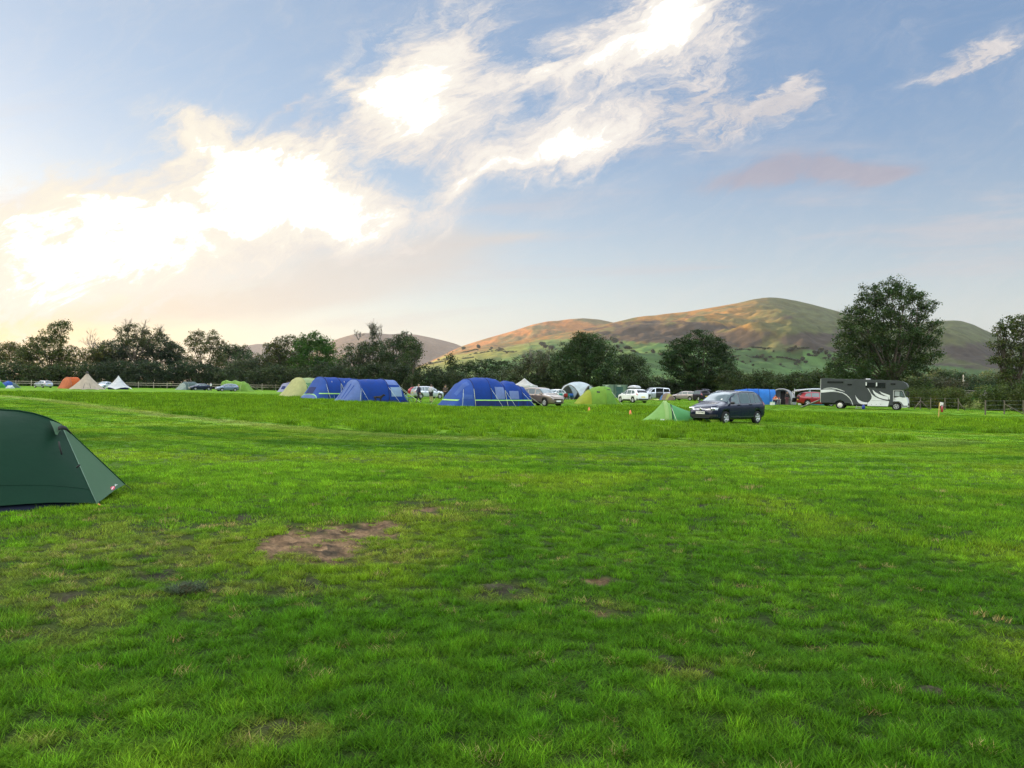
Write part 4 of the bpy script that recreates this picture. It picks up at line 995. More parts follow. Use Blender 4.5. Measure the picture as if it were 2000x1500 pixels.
car('suv', 'red four wheel drive car with its tailgate raised', 1596, 92, -106, (.24, .012, .018), metal=.2, tailgate=True)
car('mpv', 'silver people carrier behind the standing people', 836, 101, -112, (.46, .49, .53), metal=.5)
car('hatch', 'red car mostly hidden at the tail of the silver people carrier', 822, 128, -80, (.28, .012, .025), metal=.2)
car('estate', 'silver estate car facing the trees at the far left', 84, 160, 152, (.42, .45, .50), metal=.5, rearglass=DARKGLASS)
car('hatch', 'pale car between the beige tipi and the white tipi', 203, 163, 28, (.58, .62, .68), metal=.3)
car('saloon', 'dark navy saloon parked in front of the grey green tent', 391, 158, 64, (.012, .016, .040), metal=.3)
car('hatch', 'blue grey hatchback parked in front of the lime tunnel tent', 443, 147, 66, (.14, .18, .25), metal=.5)
# ------------------------------------------------------------------ tents
def fabric(name, col, trans=.25, rough=.7, var=.10, spec=.2):
    return mat('cloth_' + name, col, rough, spec=spec, var=var, scale=1.6, bump=.35, bscale=5, trans=trans)
BLUE = fabric('royal_blue', (.006, .042, .235), .18); BLUE2 = fabric('mid_blue', (.035, .090, .34), .25); SKYB = fabric('pale_blue', (.13, .20, .45), .3); DBLUE = fabric('deep_blue', (.016, .028, .12), .12)
WINDOWB = fabric('window_curtain', (.15, .21, .42), .2); LIMELINE = mat('lime_tape', (.29, .58, .15), .6, var=.05)
GUY = mat('guy_cord', (.62, .72, .48), .7, var=.1); PEG = mat('peg_orange', (.55, .16, .03), .5)
DARKCORD = mat('dark_cord', (.02, .02, .02), .8)
def arch(w, h, n, e1=.75, e2=.85):
    r = []
    for k in range(n + 1):
        a = PI * k / n; c, s = math.cos(a), math.sin(a)
        r.append((w * math.copysign(abs(c) ** e1, c), h * max(0, s) ** e2))
    return r
class Tent:
    """tunnel of hoops along local x; hoops: (x, half width, height)"""
    def __init__(s, name, label, px, depth, rel, hoops, cat='tent', group=None, n=30, e1=.75, e2=.85, sag=.03):
        s.root = thing(name, on(AT(px, depth)), label, cat, group, heading(px, rel)); s.h = hoops; s.n = n; s.e = (e1, e2); s.sag = sag
    def at(s, x):
        H = s.h
        for i in range(len(H) - 1):
            a, b = H[i], H[i + 1]
            if (a[0] - x) * (b[0] - x) <= 1e-9:
                f = (x - a[0]) / (b[0] - a[0] + 1e-12); return a[1] + (b[1] - a[1]) * f, a[2] + (b[2] - a[2]) * f, f
        e = H[0] if abs(H[0][0] - x) < abs(H[-1][0] - x) else H[-1]; return e[1], e[2], 0
    def pt(s, x, a, off=0.):
        """a: 0 (left foot) .. 1 (right foot)"""
        w, h, f = s.at(x); sg = s.sag * 4 * f * (1 - f)
        c, q = math.cos(PI * a), math.sin(PI * a)
        return Vector((x, (w - sg + off) * math.copysign(abs(c) ** s.e[0], c), (h - sg + off) * max(0, q) ** s.e[1]))
    def pz(s, x, z, side, off=0.):
        w, h, f = s.at(x); q = min(1, (z / max(h, .01)) ** (1 / s.e[1])); a = math.asin(q) / PI
        return s.pt(x, a if side > 0 else 1 - a, off)
    def panel(s, name, x0, x1, m, a0=0., a1=1., off=0., nx=5, parent=None):
        xs = sorted({round(x0 + (x1 - x0) * i / nx, 4) for i in range(nx + 1)} | {round(h[0], 4) for h in s.h if min(x0, x1) < h[0] < max(x0, x1)})
        k = max(3, int(s.n * (a1 - a0) + .5))
        rows = [[s.pt(x, a0 + (a1 - a0) * j / k, off) for j in range(k + 1)] for x in xs]
        return MB().grid(rows).build(name, m, parent or s.root)
    def patch(s, name, x0, x1, z0, z1, side, m, off=.035, parent=None, nx=8, nz=8):
        off = max(off, .03)
        rows = [[s.pz(x0 + (x1 - x0) * i / nx, z0 + (z1 - z0) * j / nz, side, off) for j in range(nz + 1)] for i in range(nx + 1)]
        return MB().grid(rows).build(name, m, parent or s.root)
    def hoop(s, x, m, r=.03, name='pole_sleeve', off=.012):
        return MB().tube([s.pt(x, k / 16, off) for k in range(17)], r, 5).build(name, m, s.root)
    def tape(s, x0, x1, z, side, m, off=.05, w=.045):
        off = .05
        xs = sorted({round(x0 + (x1 - x0) * i / 16, 4) for i in range(17)} | {round(h[0], 4) for h in s.h if min(x0, x1) < h[0] < max(x0, x1)})
        return MB().grid([[s.pz(x, z - w, side, off), s.pz(x, z + w, side, off)] for x in xs]).build('reflective_tape', m, s.root)
    def guy(s, x, z, side, dx, dy, m=None, r=.011):
        p = s.pz(x, z, side); q = Vector((p.x + dx, p.y + side * dy, .0)); MB().tube([p, q], r, 4).build('guy_rope', m or GUY, s.root)
    def endcap(s, name, x, m, a0=0., a1=1.):
        w, h, _ = s.at(x); pts = [s.pt(x, k / 20) for k in range(21)]; mb = MB(); c = Vector((x, 0, 0)); rows = [[Vector((x + .01, p.y, p.z * f)) for f in (0, .5, 1)] for p in pts]
        return mb.grid(rows).build(name, m, s.root)

# big blue dome tent in the middle
t = Tent('dome_tent', 'big royal blue dome tent with two pale window panels and lime band', 948, 66.5, 62, [(3.9,1.45,.02),(3.3,1.62,1.0),(2.55,1.75,1.9),(1.9,1.8,2.28),(1.0,1.85,2.42),(0,1.85,2.42),(-.7,1.8,2.32),(-1.15,1.7,2.05),(-1.4,1.66,1.98),(-1.9,1.6,2.2),(-2.5,1.5,2.12),(-2.85,1.4,1.85),(-3.05,1.35,1.8),(-3.5,1.3,1.72),(-4.0,1.2,1.2),(-4.4,1.1,.02)])
t.panel('front_panel', 3.9, 1.9, BLUE2, .0, 1.); t.panel('flysheet', 1.9, -1.15, BLUE); t.panel('bedroom_panel', -1.15, -3.05, BLUE); t.panel('rear_panel', -3.05, -4.4, BLUE)
for x in (1.9, .35, -1.15, -3.05): t.hoop(x, DBLUE, .035)
for sd in (1, -1):
    t.patch('window', -.05, -1.02, .62, 1.62, sd, WINDOWB); t.patch('window', -1.55, -2.55, .62, 1.3, sd, WINDOWB)
    t.patch('mud_skirt', 1.85, -4.25, .02, .46, sd, DBLUE, .008, nx=12); t.tape(1.9, -4.2, .5, sd, LIMELINE)
    t.patch('front_window', 2.9, 2.1, .6, .95, sd, fabric('door_blue', (.06, .125, .38), .25))
for i in range(2):
    a = .30 + i * .28
    t.panel('door_panel', 3.3, 2.15, fabric('door_blue', (.06, .125, .38), .25), a, a + .12, .02)
def front_x(a, z):
    lo, hi = 1.9, 3.9
    for _ in range(24):
        mid = (lo + hi) / 2
        if t.pt(mid, a).z > z: lo = mid
        else: hi = mid
    return t.pt(lo, a) + Vector((.03, 0, .02))
m = MB(); m.grid([[front_x(a, z) for z in (.42, .52)] for a in np.linspace(.13, .87, 15)]); m.build('reflective_tape', LIMELINE, t.root)
m = MB(); m.box((3.5, 0, .18), (.5, 2.7, .3)); 
for x, z, dx, dy in ((1.9,1.5,.6,1.6),(.35,1.6,-.2,1.9),(-1.15,1.4,-.2,1.6),(-1.15,1.4,.5,1.5),(-3.05,1.2,-.5,1.5),(-3.8,.9,-.9,1.0),(2.7,1.4,.7,1.3)): t.guy(x, z, 1, dx, dy)
m = MB(); m.grid([[Vector((3.65 + k * .9, -1.3 - .12 * j, 1.15 - k * 1.12 + .02)) for j in (0, 1)] for k in (0, .5, 1)]); m.build('storm_strap', mat('strap_olive', (.20, .24, .08), .8), t.root)
# pair of blue tunnels
t = Tent('tunnel_tent', 'long royal blue tunnel tent standing behind the other blue tent', 668, 87, 56, [(4.6,1.5,.02),(3.2,1.75,2.2),(2.9,1.8,2.45),(1.1,1.85,2.42),(-.9,1.85,2.36),(-2.8,1.8,2.25),(-4.2,1.5,.9),(-4.6,1.4,.02)])
t.panel('front_panel', 4.6, 2.9, BLUE2); t.panel('flysheet', 2.9, -.9, BLUE); t.panel('middle_panel', -.9, -2.8, BLUE); t.panel('rear_panel', -2.8, -4.6, BLUE)
for x in (2.9, 1.1, -.9, -2.8): t.hoop(x, DBLUE, .04)
t.panel('front_window', 4.25, 3.75, DBLUE, .40, .62, .02); t.panel('mud_skirt', 4.6, 4.3, SKYB, 0, 1, .01)
for sd in (1, -1): t.tape(4.2, -1.0, .62, sd, LIMELINE, .02, .05)
m = MB(); m.grid([[t.pt(4.22, k / 10, .02), t.pt(4.28, k / 10, .02)] for k in range(11)]); m.build('reflective_tape', LIMELINE, t.root)
for x, z, dx, dy in ((3.0,1.7,.4,1.6),(1.1,1.8,.3,1.9),(1.1,1.8,1.2,1.9),(-.9,1.7,.9,1.8)): t.guy(x, z, 1, dx, dy)
for x in (2.2, .6): MB().tube([t.pz(x, 2.0, 1, .05) , t.pz(x, .02, 1, .1)], .025, 5).build('canopy_pole', mat('steel_pole', (.5, .5, .5), .4, .7), t.root)
t = Tent('tunnel_tent', 'blue tunnel tent with pale blue front and a grey window, in front of its twin', 722, 74.5, 58, [(3.4,1.15,.02),(2.0,1.45,2.0),(1.75,1.5,2.14),(.2,1.6,2.2),(-1.2,1.65,2.22),(-2.5,1.6,2.15),(-2.95,1.5,1.7),(-3.7,1.3,.02)])
t.panel('front_panel', 3.4, 1.75, SKYB); t.panel('flysheet', 1.75, -1.2, BLUE); t.panel('rear_panel', -1.2, -3.7, BLUE)
t.panel('roof_panel', -1.15, -2.9, SKYB, .26, .74, .015); t.hoop(1.75, BLUE2, .05); t.hoop(-1.2, DBLUE, .045)
for sd in (1, -1): t.patch('window', -1.45, -2.75, .55, 1.45, sd, fabric('grey_window', (.20, .29, .42), .1)); t.patch('mud_skirt', 1.7, -3.5, .01, .22, sd, DBLUE, .01, nx=8)
for a in (.33, .45, .57): t.panel('door_fold', 3.2, 2.2, BLUE2, a, a + .035, .03)
for x, z, dx, dy in ((1.75,1.4,-.2,1.3),(-1.2,1.5,-.4,1.5),(-2.6,1.4,-1.4,1.6),(-2.6,1.6,-2.2,.6),(1.75,1.2,.9,1.3)): t.guy(x, z, 1, dx, dy)
# pale green tunnel
PG = fabric('pale_green', (.33, .42, .20), .35); MG = fabric('sage_green', (.10, .21, .10), .2); PY = fabric('straw', (.46, .47, .21), .35)
t = Tent('tunnel_tent', 'pale straw and sage green tunnel tent left of the blue tents', 598, 97, 52, [(3.4,1.4,.02),(1.5,1.7,2.3),(1.2,1.72,2.4),(-.3,1.75,2.4),(-1.8,1.75,2.4),(-3.2,1.7,2.3),(-4,1.5,.02)])
t.panel('front_panel', 3.4, 1.2, PY); t.panel('roof_panel', 1.2, -4, PG, .25, .75); t.panel('flysheet', 1.2, -4, MG, 0, .25); t.panel('flysheet', 1.2, -4, MG, .75, 1.)
t.hoop(1.2, PY, .05); t.hoop(-.3, PG, .05)
for x, z, dx, dy in ((1.2,1.7,-.3,2.),(-.3,1.8,1.2,2.4),(-.3,1.6,.4,2.4)): t.guy(x, z, 1, dx, dy)
t = Tent('dome_tent', 'small lavender grey dome tent left of the straw green tent', 562, 152, 50, [(1.8,1.2,.02),(.7,1.4,1.75),(-.6,1.4,1.95),(-1.9,1.3,1.5),(-2.5,1.2,.02)])
t.panel('flysheet', .7, -2.5, fabric('slate_lavender', (.16, .16, .26), .2)); t.panel('front_panel', 1.8, .7, fabric('lavender', (.30, .31, .46), .3)); t.panel('front_window', 1.45, 1.05, DBLUE, .35, .55, .02)
# far left tents
OR = fabric('orange', (.52, .115, .030), .3); 
t = Tent('tunnel_tent', 'burnt orange tent tucked behind the beige tipi', 141, 153, 62, [(2.3,1.3,.02),(1.4,1.6,1.9),(1.0,1.6,2.25),(-.8,1.6,2.3),(-2.4,1.4,.02)])
t.panel('flysheet', 1.0, -2.4, OR); t.panel('front_panel', 2.3, 1.0, fabric('pale_orange', (.55, .17, .07), .35)); t.hoop(1.0, fabric('orange_edge', (.5, .2, .12)), .05)
def tipi(label, px, depth, w, h, col, segs=8, lift=.12, top=None, doors=False, name='tipi_tent'):
    root = thing(name, on(AT(px, depth)), label, 'tent', None, heading(px, 12)); f = fabric(name + str(px), col, .35); rows = []
    for i in range(9):
        v = i / 8; row = []
        for k in range(segs * 4):
            a = 2 * PI * k / (segs * 4); q = (k % 4) / 4; scal = 4 * q * (1 - q)
            r = w * (v ** 1.15) * (1 - .07 * scal * v) + .02; z = h * (1 - v) + lift * scal * v ** 4 + (.02 if i == 8 else 0) - .12 * h * math.sin(PI * v) * .35
            row.append((r * math.cos(a), r * math.sin(a), z))
        rows.append(row)
    MB().grid(rows, True, True).build('canvas', f, root)
    MB().tube([(0, 0, 0), (0, 0, h + (.2 if top else .05))], .035, 6).build('centre_pole', DARKCORD, root)
    if top: MB().lathe([(.32, h - .22), (.22, h - .02), (.10, h + .16), (.001, h + .2)], 10).build('smoke_cap', top, root)
    if doors:
        for a in (.0, .42):
            m = MB(); m.grid([[(w * v * math.cos(a + e) * .985 + .05, w * v * math.sin(a + e) * .985, h * (1 - v) - .12 * h * math.sin(PI * v) * .35 + .03) for e in (-.018, .018)] for v in (.62, .72, .82, .93)]); m.build('door_zip', mat('zip_grey', (.12, .11, .10), .8), root)
    for k in range(segs):
        a = 2 * PI * k / segs; MB().tube([(w * math.cos(a), w * math.sin(a), .06), (w * 1.12 * math.cos(a), w * 1.12 * math.sin(a), 0)], .012, 4).build('guy_rope', GUY, root)
    return root
tipi('large beige canvas tipi with a dark smoke cap', 170, 140, 3.05, 3.15, (.47, .40, .31), 8, .1, mat('cap_dark', (.05, .045, .04), .9), True)
r = tipi('white pointed tipi with lifted dark lower hem', 231, 152, 2.45, 2.75, (.62, .64, .64), 4, .42)
MB().lathe([(1.9, .0), (1.85, .42)], 16).build('inner_tub', DBLUE, r)
t = Tent('dome_tent', 'grey green dome tent half hidden by the navy saloon', 372, 164, 62, [(2.9,1.2,.02),(1.9,1.5,1.3),(1.2,1.6,1.72),(-.6,1.65,1.75),(-2,1.5,1.2),(-2.7,1.3,.02)])
t.panel('front_panel', 2.9, 1.7, fabric('pale_grey_green', (.28, .34, .30), .3)); t.panel('flysheet', 1.7, -2.7, fabric('grey_green', (.085, .125, .12), .2)); t.hoop(1.2, fabric('gg_edge', (.2, .25, .22)), .05)
LG = fabric('lime_green', (.19, .34, .055), .35)
t = Tent('tunnel_tent', 'three humped lime green tunnel tent behind the blue grey hatchback', 466, 152, 112, [(3.0,1.6,2.0),(2.4,1.65,2.15),(1.5,1.6,1.95),(.7,1.65,2.15),(-.2,1.6,1.9),(-1.0,1.6,1.95),(-1.7,1.5,1.6),(-2.9,1.4,.02)])
t.panel('flysheet', 3.0, -1.0, LG); t.panel('rear_panel', -1.0, -2.9, LG); t.endcap('front_panel', 3.0, fabric('lime_front', (.30, .40, .06), .3))
for x in (2.4, .7, -1.0): t.hoop(x, fabric('lime_edge', (.25, .40, .09)), .05)
t.guy(-1.7, 1.2, -1, -2.6, .6); t.guy(-1.0, 1.4, 1, -.4, 1.6)
t = Tent('dome_tent', 'small blue and grey dome tent at the left edge of the field', 17, 150, 70, [(1.6,1.0,.02),(.9,1.2,1.0),(.1,1.25,1.35),(-.9,1.1,1.0),(-2.0,.9,.02)])
t.panel('front_panel', 1.6, -.3, fabric('left_blue', (.03, .085, .30), .2)); t.panel('flysheet', -.3, -2.0, fabric('left_grey', (.10, .14, .13), .2))
t = Tent('dome_tent', 'bright green shelter cut off by the left edge of the picture', -6, 146, 80, [(1.6,1.0,.02),(1.0,1.1,1.1),(-.6,1.1,1.2),(-1.6,1.0,.02)])
t.panel('flysheet', 1.6, -1.6, fabric('grass_green', (.06, .26, .04), .3))
t = Tent('pop_up_tent', 'tiny white pop up tent in front of the small blue dome tent', 20, 140, 80, [(.7,.5,.02),(.4,.6,.5),(-.3,.6,.55),(-.7,.4,.02)], sag=0)
t.panel('flysheet', .7, -.7, fabric('white_pop', (.55, .60, .60), .3))
# right of centre
root = thing('gazebo', on(AT(1024, 95)), 'white peaked gazebo showing behind the blue dome tent', 'gazebo', None, heading(1028, 24)); root.scale = (.85, .85, .92)
W_ = fabric('gazebo_white', (.55, .54, .53), .35); m = MB(); rows = []
for i in range(9):
    v = i / 8; row = []
    for k in range(24):
        a = 2 * PI * k / 24 + PI / 4; sq = 1 / max(abs(math.cos(a)), abs(math.sin(a))); r = 1.5 * v * sq
        row.append((r * math.cos(a), r * math.sin(a), 2.05 + 1.0 * (1 - v) ** 1.7))
    rows.append(row)
rows.append([(p[0], p[1], 1.78) for p in rows[-1]]); m.grid(rows, True, True); m.build('roof', W_, root)
for sx in (1, -1):
    for sy in (1, -1): MB().tube([(1.42 * sx, 1.42 * sy, 0), (1.42 * sx, 1.42 * sy, 2.0)], .03, 6).build('leg', mat('steel_pole', (.5, .5, .5), .4, .7), root)
MB().grid([[(-1.46, y, z) for z in (0, .9, 1.8)] for y in (-1.45, 0, 1.45)]).build('side_wall', W_, root)
MB().grid([[(x, 1.46, z) for z in (0, .9, 1.8)] for x in (-1.45, 0, 1.45)]).build('side_wall', W_, root)
root = thing('event_shelter', on(AT(1129, 114)), 'pale grey arched event shelter with open dark front', 'shelter', None, heading(1129, 35)); m = MB(); a = 2.15; rows = []; SH = fabric('shelter_grey', (.50, .57, .62), .35)
sz = lambda u, v: 2.62 * (1 - .2 * (u * u + v * v) - .6 * u * u * v * v)
for i in range(15):
    u = -1 + i / 7; rows.append([(a * u, a * v, sz(u, v)) for v in np.linspace(-1, 1, 15)])
MB().grid(rows).build('canopy', SH, root)
edge = fabric('shelter_edge', (.20, .20, .18), .1)
for sg in (1, -1):
    MB().tube([(a * sg, a * v, sz(1, v)) for v in np.linspace(-1, 1, 17)], .07, 5).build('arch_pole', edge, root); MB().tube([(a * v, a * sg, sz(1, v)) for v in np.linspace(-1, 1, 17)], .07, 5).build('arch_pole', edge, root)
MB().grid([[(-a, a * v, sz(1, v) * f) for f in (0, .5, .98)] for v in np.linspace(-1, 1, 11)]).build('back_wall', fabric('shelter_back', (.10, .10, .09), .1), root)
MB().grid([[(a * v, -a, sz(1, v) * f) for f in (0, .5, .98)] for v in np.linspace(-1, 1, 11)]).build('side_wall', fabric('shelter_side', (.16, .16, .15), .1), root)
MB().grid([[(a * v, a + .01, sz(1, v) * f) for f in (0, .5, .98)] for v in np.linspace(-1, .1, 9)]).build('side_wall', SH, root)
LM = fabric('apple_green', (.20, .36, .05), .35); LY = fabric('apple_yellow', (.36, .42, .05), .4)
t = Tent('dome_tent', 'apple green dome tent in front of the grey arched shelter', 1163, 82, 74, [(2.15,1.0,.02),(1.6,1.25,.78),(.9,1.4,1.42),(.2,1.5,1.78),(-.4,1.5,1.9),(-.8,1.5,1.86),(-1.1,1.5,1.9),(-1.45,1.45,1.8),(-1.8,1.3,1.1),(-2.15,1.1,.02)])
t.panel('front_panel', 2.15, .75, LY); t.panel('flysheet', .75, -.8, LM); t.panel('rear_panel', -.8, -2.15, fabric('apple_dark', (.15, .31, .05), .3))
t.hoop(-.8, LM, .035); t.hoop(.75, LM, .03); t.patch('vent', .2, -.15, 1.2, 1.35, 1, DARKCORD, .02, nx=2, nz=2); t.patch('vent', -1.0, -1.3, 1.5, 1.58, 1, DARKCORD, .02, nx=2, nz=2)
t.guy(-1.45, 1.3, 1, -.9, .9)
# the small pale green one pole tent beside the navy car
t = Tent('one_pole_tent', 'small pale green single pole tent beside the navy car', 1299, 39, 76, [(1.22,.30,.02),(.8,.42,.30),(.4,.55,.66),(.06,.66,1.06),(-.06,.66,1.06),(-.2,.66,.93),(-.9,.58,.66),(-1.5,.46,.47),(-2.1,.36,.3),(-2.35,.3,.02)], e1=1.25, e2=1.0, sag=.015)
t.panel('front_panel', 1.22, .12, fabric('pistachio', (.27, .50, .15), .4), 0, 1); t.panel('pole_sleeve', .12, -.06, fabric('pistachio_sleeve', (.38, .58, .22), .4), .0, 1., .008)
t.panel('flysheet', -.06, -.25, fabric('pistachio', (.27, .50, .15), .4)); t.panel('rear_panel', -.25, -2.35, fabric('jade', (.10, .34, .12), .3))
MB().grid([[t.pt(-.22, k / 12, .012), t.pt(-.30, k / 12, .012)] for k in range(13)]).build('door_seam', fabric('seam_dark', (.02, .06, .04), .1), t.root)
t.patch('logo_patch', .35, .16, .09, .15, 1, mat('logo_white', (.7, .75, .7), .6), .012)
t.guy(1.1, .05, 1, .3, .1); t.guy(-.25, .8, 1, -.1, .9)
# striped small tent and the right hand group
t = Tent('dome_tent', 'small striped brown, yellow and blue dome tent right of the camper van', 1303, 121, 40, [(.9,.9,.02),(.5,1.0,.9),(0,1.05,1.15),(-.5,1.0,.95),(-.9,.9,.02)], n=16)
for i, (a, b, c) in enumerate(((0, .2, (.20, .14, .11)), (.2, .4, (.30, .30, .10)), (.4, .6, (.22, .17, .12)), (.6, .8, (.08, .17, .34)), (.8, 1., (.15, .13, .12)))): t.panel('striped_panel', .9, -.9, fabric('stripe%d' % i, c, .2), a, b)
CB = fabric('azure', (.018, .12, .46), .25)
t = Tent('tunnel_tent', 'bright azure blue tunnel tent between the navy car and grey awning tent', 1483, 97, 82, [(3.0,1.3,1.75),(1.5,1.5,1.95),(.2,1.5,1.95),(-1.1,1.5,1.92),(-1.8,1.5,1.9)])
t.panel('flysheet', 3.0, .2, CB); t.panel('rear_panel', .2, -1.8, fabric('azure_light', (.03, .17, .52), .25))
for x in (1.5, .2, -1.1): t.hoop(x, DBLUE, .03)
t.endcap('end_wall', -1.8, CB); t.endcap('end_wall', 3.0, CB)
GT = fabric('awning_grey', (.36, .37, .39), .3); GD = fabric('awning_dark', (.20, .22, .25), .2)
t = Tent('awning_tent', 'grey arched awning tent with a dark doorway where a person stands', 1532, 97, 14, [(1.5,1.28,1.95),(1.1,1.32,2.02),(0,1.3,1.95),(-1.2,1.2,1.6),(-2,1.0,.02)], n=18)
t.panel('flysheet', 1.5, -2, GT); t.endcap('front_wall', .75, GD); t.hoop(1.5, GT, .09, off=0)
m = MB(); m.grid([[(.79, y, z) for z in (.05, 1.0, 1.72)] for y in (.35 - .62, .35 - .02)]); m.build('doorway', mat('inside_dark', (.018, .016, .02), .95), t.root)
for y in (-1.15, 1.5): MB().tube([(1.9, y, 0), (1.9, y, 1.75)], .03, 6).build('canopy_pole', mat('pole_white', (.65, .65, .65), .5), t.root)
TE = fabric('teal', (.035, .19, .24), .25); WA = fabric('awning_white', (.58, .62, .66), .35)
root = thing('awning_shelter', on(AT(1584, 99)), 'teal sided shelter with a sloping white roof behind the red car', 'awning', None, heading(1584, 10))
m = MB(); m.grid([[(1.1 - 2.6 * v, -1.9 + 3.9 * u, 2.02 + .15 * math.sin(PI * v) - .5 * abs(u - .5) * (u < .5) - .05 * math.sin(PI * u)) for v in np.linspace(0, 1, 6)] for u in np.linspace(0, 1, 10)]); m.build('roof', WA, root, solid=.02)
m = MB(); m.grid([[(1.12, 1.95 - 2.0 * u * 1.0, (2.0 - 1.15 * u * u) * f) for f in (0, .5, 1)] for u in np.linspace(0, 1, 6)] if False else [[(1.12, -1.9 - .0 + 2.0 * u, (.25 + 1.75 * u) * f) for f in (0, .5, 1)] for u in np.linspace(0, 1, 6)]); m.v = [(v[0], -v[1], v[2]) for v in m.v]; m.build('side_wall', TE, root)
m = MB(); m.grid([[(1.12 - 2.6 * u, 1.95, (2.0 - .0 * u) * f) for f in (0, .5, 1)] for u in np.linspace(0, 1, 4)]); m.build('side_wall', WA, root)
for y in (-1.8, .1, 1.9): MB().tube([(1.15, y, 0), (1.15, y, 2.05)], .03, 6).build('leg', mat('steel_pole', (.5, .5, .5), .4, .7), root)
MB().tube([(-1.5, -1.9, 1.9), (-1.5, -3.4, .9)], .02, 5).build('guy_rope', GUY, root)

# ------------------------------------------------------------------ the dark green tent close by on the left
def near_tent():
    o0 = G(60, 992); root = thing('backpacking_tent', o0, 'dark green low dome tent cut by the left edge, nearest the camera', 'tent')
    P = lambda x, y, d: P3(x, y, d) - o0
    GF = fabric('bottle_green', (.007, .030, .016), .04, .6, .06, .08); PF = fabric('porch_green', (.080, .165, .088), .40, .6, .06); TUB = fabric('tub_navy', (.010, .014, .030), .05)
    ridge = [P(121,831,10.55), P(108,823.5,10.5), P(90,815.5,10.45), P(66,808,10.42), P(36,803,10.38), P(0,800.5,10.32), P(-50,800,10.25), P(-110,807,10.2), P(-165,823,10.15), P(-205,846,10.1)]
    bx = [190, 172, 140, 96, 50, 0, -60, -130, -200, -262]; by = [984, 982.5, 981.5, 981.5, 984, 988, 993, 999, 1004, 1008]; bd = [9.93, 9.86, 9.72, 9.55, 9.38, 9.2, 9.05, 8.95, 8.9, 8.9]
    base = [P(x, y, d) for x, y, d in zip(bx, by, bd)]
    far = [Vector((b.x - .62 + .5 * i / 9, 2 * r.y - b.y - .1, .07)) for i, (b, r) in enumerate(zip(base, ridge))]
    def skin(b, sgn):
        rows = []
        for r, q in zip(ridge, b):
            row = []
            for k in range(13):
                f = k / 12; p = r.lerp(q, f); e = 0 if (r is ridge[0]) else min(1, (ridge[0] - r).length * 1.2)
                bul = .14 * math.sin(PI * f ** .8) * e; wr = .012 * math.sin(9 * f + 5 * r.x) * math.sin(PI * f) * e + .010 * math.sin(3 * f - 7 * r.x + 1) * f * e; p = p + Vector((0, -sgn * (bul * .8 + wr), bul * .75)); row.append(p)
            rows.append(row)
        return rows
    MB().grid(skin(base, 1)).build('flysheet', GF, root); MB().grid(skin(far, -1)).build('flysheet', GF, root)
    # seam piping down the front edge and along the ridge
    MB().tube([p + Vector((0, 0, .006)) for p in ridge], .010, 6).build('ridge_seam', GF, root)
    tip = P(244, 946, 10.9); hood = P(124, 833, 10.56)
    def porch(b0, sgn):
        rows = []
        for i in range(11):
            f = i / 10; a = ridge[0].lerp(b0, f); b = hood.lerp(tip, f); row = []
            for k in range(9):
                g = k / 8; p = a.lerp(b, g); s = math.sin(PI * g) * math.sin(PI * min(1, f * 1.0))
                p = p + Vector((.03 * s, sgn * .05 * s + .012 * math.sin(g * 9 + f * 5) * f, -.03 * s))
                if f > .99: p = p + Vector((0, 0, .018 * math.sin(PI * g)))
                row.append(p)
            rows.append(row)
        return MB().grid(rows)
    porch(base[0], 1).build('porch_panel', PF, root); porch(far[0], -1).build('porch_panel', PF, root)
    MB().tube([ridge[0].lerp(base[0], f) + Vector((0, -.010, .003)) for f in (0, .25, .5, .75, 1)], .005, 5).build('zip_seam', fabric('seam_pale', (.17, .27, .20), .2), root)
    MB().tube([hood.lerp(tip, f) + Vector((0, 0, .006)) for f in (0, .5, 1)], .008, 5).build('porch_seam', GF, root)
    for f0 in (.86,):   # flat-felled seams along the near panel
        rows = skin(base, 1); k = int(f0 * 12); MB().tube([Vector(r[k]) + Vector((0, -.004, .002)) for r in rows], .0022, 4).build('panel_seam', GF, root)
    # pale flare of the vent cowl over the zip
    m = MB(); m.grid([[P(97,821.5,10.38), P(104,836,10.24), P(108,848,10.12)], [P(105,823,10.4), P(112,838,10.3), P(112,850,10.2)], [P(122,830,10.5), P(120,838,10.42), P(114,846,10.3)]]); m.build('vent_cowl', PF, root)
    m = MB(); m.grid([[P(113,834,10.28), P(114,840,10.26)], [P(120,830.5,10.30), P(122,838.5,10.30)], [P(128,833,10.4), P(130,840,10.42)], [P(139,846,10.5), P(140,848,10.5)]]); m.build('vent_opening', DARKCORD, root, solid=.02)
    for (x, y, d) in ((119, 865, 10.05), (150, 913, 9.95)):
        p = P(x, y, d); MB().tube([p, p + Vector((.05, -.02, .035))] if y > 900 else [p + Vector((-.015, -.02, .02)), p + Vector((.0, -.025, -.05)), p + Vector((.03, -.025, -.15))], .011, 5).build('toggle', DARKCORD, root)
    # inner groundsheet tub under the raised hem
    g = [Vector((b.x * .995, b.y + .03, 0)) for b in base]; gu = [v + Vector((0, .05, b.z + .02)) for v, b in zip(g, base)]; fu = [Vector((f.x, f.y - .1, .10)) for v, f in zip(g, far)]; fg = [Vector((f.x, f.y - .06, 0)) for v, f in zip(g, far)]
    for row in (g, fg):
        for i, v in enumerate(row): v.z = -.02
    MB().grid([[a, b, c, d] for a, b, c, d in zip(g, gu, fu, fg)]).build('groundsheet', TUB, root)
    # maker's patch on the porch: small red oval with a white stroke
    c = ridge[0].lerp(base[0], .90).lerp(hood.lerp(tip, .90), .66); c = P(219.5, 953.5, (c + o0).y - .075); A_ = (P(226, 950, 10.7) - P(213, 957, 10.6)).normalized(); B_ = (ridge[0] - base[0]).normalized(); N_ = A_.cross(B_).normalized(); N_ = N_ if N_.y < 0 else -N_
